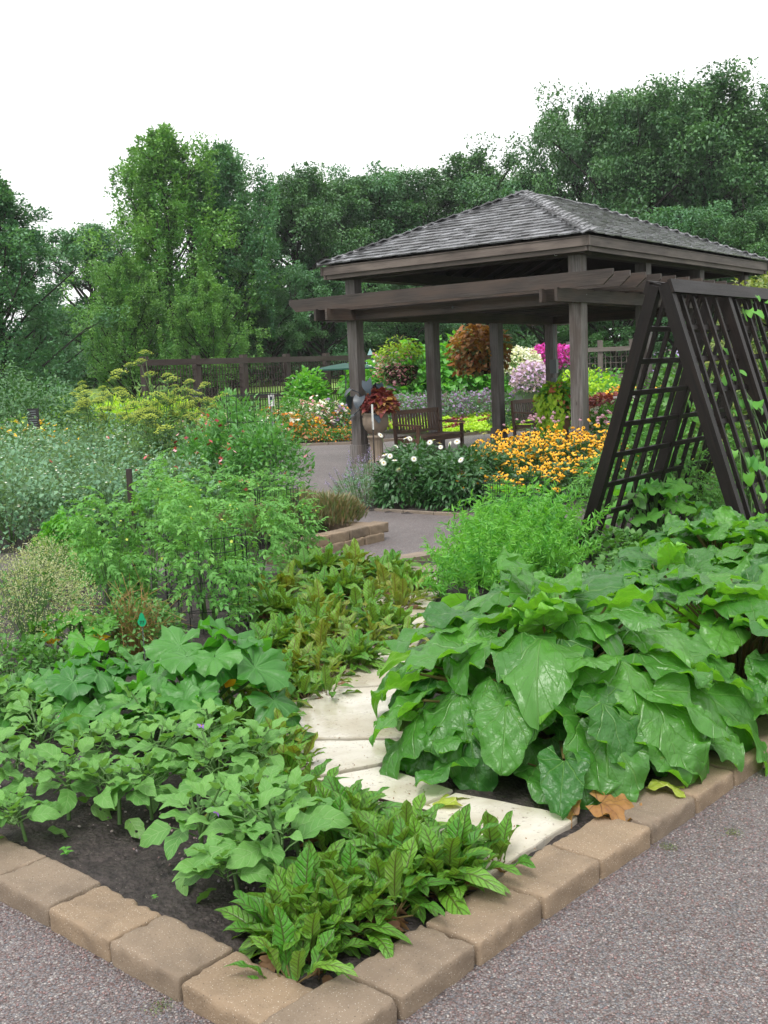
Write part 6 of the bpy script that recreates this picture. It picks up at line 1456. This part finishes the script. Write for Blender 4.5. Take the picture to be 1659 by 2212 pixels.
for i, (pr_, px, Y, py, wf, lab) in enumerate(TL_):
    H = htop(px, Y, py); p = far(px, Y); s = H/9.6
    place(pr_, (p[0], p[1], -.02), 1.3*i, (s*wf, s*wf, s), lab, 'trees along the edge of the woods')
# wood behind: one mass closing the view under and between the crowns
r = np.random.default_rng(44); n = 60000; x = r.uniform(-42, 48, n); z = r.uniform(0, 1, n)**1.1; hh = 7.0+1.2*np.sin(x*.35)+np.where(x > 8, 3.5, 0)+1.0*np.sin(x*.9+2); y = 72+3*np.sin(x*.5)+r.normal(0, 1.5, n)
keep = ~((np.abs(x+16.6) < .8) & (z*hh > 2.2) & (z*hh < 4.6)); P = np.stack([x, y, z*hh], -1)[keep]; m_ = len(P)
g = Geo().inst(TINY, TRS(P, toward(m_), r.normal(0, .6, m_), r.normal(0, .5, m_), r.uniform(.5, .95, m_)), np.clip(r.normal(.25, .2, m_), 0, 1))
o = build('far_woods', g, M['treeB']); tag(o, 'dark mass of woodland closing the view behind the single trees', 'woods', kind='stuff')
n = 16000; x = r.uniform(-26, 30, n); h2 = 1.6+.9*np.sin(x*.8+1)+.5*np.sin(x*2.1); z = 1.3+r.uniform(0, 1, n)*np.maximum(.6, h2); y = 57+2*np.sin(x*.4)+r.normal(0, .8, n); P = np.stack([x, y, z], -1)
o = build('undergrowth', Geo().inst(TINY, TRS(P, toward(n), r.normal(.2, .6, n), r.normal(0, .5, n), r.uniform(.25, .5, n)), np.clip(r.normal(.4, .25, n), 0, 1)), M['treeB']); tag(o, 'low undergrowth along the edge of the woods beyond the lawn', 'undergrowth', kind='stuff')
# pear-like tree at the right edge behind the trellis
pt_ = tree(9, 2.75, 1.3, 'o', 'pear', 9000, 'fruit_tree', .055, .3); p = far(1655, 13.5); place(pt_, (p[0]+.35, p[1], 0), .5, 1.0, 'small fruit tree with yellow green leaves behind the trellis at right'); pt_['category'] = 'tree'
simple_bush('fruit_shrub', 'shrub', 'yellow green leaved shrub seen through the upper right trellis', None, .8, 2.0, 2600, LF, (.05, .085), 'pear', 701, None, 16, loc=F2(1590, 12.8), lump=.3)
# shade sail / tent peeking above the fence
t = empty('garden_tent', (*F2(801, 40), 0), 0, 'small pale blue green tent top rising behind the fence beside the left pavilion post', 'tent'); zt = htop(801, 40, 752)
g = Geo(); hw = .55
V = [(-hw, -hw, zt-.9), (hw, -hw, zt-.9), (hw, hw, zt-.9), (-hw, hw, zt-.9), (0, 0, zt)]; V += [(x*.45, y*.45, zt-.55) for x, y, _ in V[:4]]
g.add(V, {4: np.array([(i, (i+1) % 4, 5+(i+1) % 4, 5+i) for i in range(4)]), 3: np.array([(5+i, 5+(i+1) % 4, 4) for i in range(4)])}); part('canopy', g, plain_mat('tent_fabric', (.25, .42, .42), (.2, .35, .36), trans=.3), t, False)
for sx in (-1, 1):
    for sy in (-1, 1): part('pole', Geo().tube([(sx*hw*.97, sy*hw*.97, 0), (sx*hw*.97, sy*hw*.97, zt-.9)], .02, 6), M['metal'], t)
t = empty('market_umbrella', (*F2(745, 32), 0), 0, 'dark green garden umbrella low behind the far border, left of the pavilion', 'umbrella'); zt = htop(745, 32, 784)
g = Geo(); g.lathe([(.001, zt), (.45, zt-.06), (.95, zt-.16), (.95, zt-.2)], 8); part('canopy', g, plain_mat('green_canvas', (.012, .075, .055), trans=.1), t, False); part('pole', Geo().tube([(0, 0, 0), (0, 0, zt)], .02, 6), M['metal'], t)
V = []; xs = np.linspace(-60, 70, 40)
for x in xs:
    for yy, zz in ((37.5, -.05), (42, .35), (48, .95), (54, 1.38), (62, 1.5), (80, 1.5)): V.append((x, yy, zz+.05*math.sin(x*.6+yy)))
i_ = np.arange(39)[:, None]*6; j_ = np.arange(5)[None]; o = build('grass_bank', Geo().add(V, np.stack([i_+j_, i_+6+j_, i_+7+j_, i_+1+j_], -1).reshape(-1, 4)), BANK); o['kind'] = 'structure'
# meadow grass behind the fence
n = 26000; r = np.random.default_rng(12); x = r.uniform(-22, 26, n); y = r.uniform(36.8, 47, n); P = np.stack([x, y, np.interp(y, [37.5, 42, 48], [0, .33, .9])], -1); keep = ~((y < 38) & (x < -12)); P = P[keep]; m_ = len(P)
o = build('meadow_grass', Geo().inst(SPIKE, TRS(P, toward(m_), R(80)+r.normal(0, .15, m_), 0, r.uniform(.25, .5, m_)), r.uniform(0, 1, m_)), M['fennel']); tag(o, 'tall light grass beyond the lattice fence', 'grass', kind='stuff')
# ---------------------------------------------------------------- damp air
g = Geo(); g.box((2, 38, 9.5), (60, 60, 11.0)); hz_ = build('haze', g, M['white'], smooth=False); hz_['kind'] = 'stuff'; hz_.data.materials.clear()
m = bpy.data.materials.new('damp_air'); m.use_nodes = True; m.node_tree.nodes.clear(); n = NT(m)
v = n.n('ShaderNodeVolumePrincipled'); v.inputs['Color'].default_value = (.93, .97, 1, 1); v.inputs['Density'].default_value = .00035; v.inputs['Anisotropy'].default_value = .2
o = n.n('ShaderNodeOutputMaterial'); n.l(v.outputs[0], o.inputs['Volume']); hz_.data.materials.append(m)
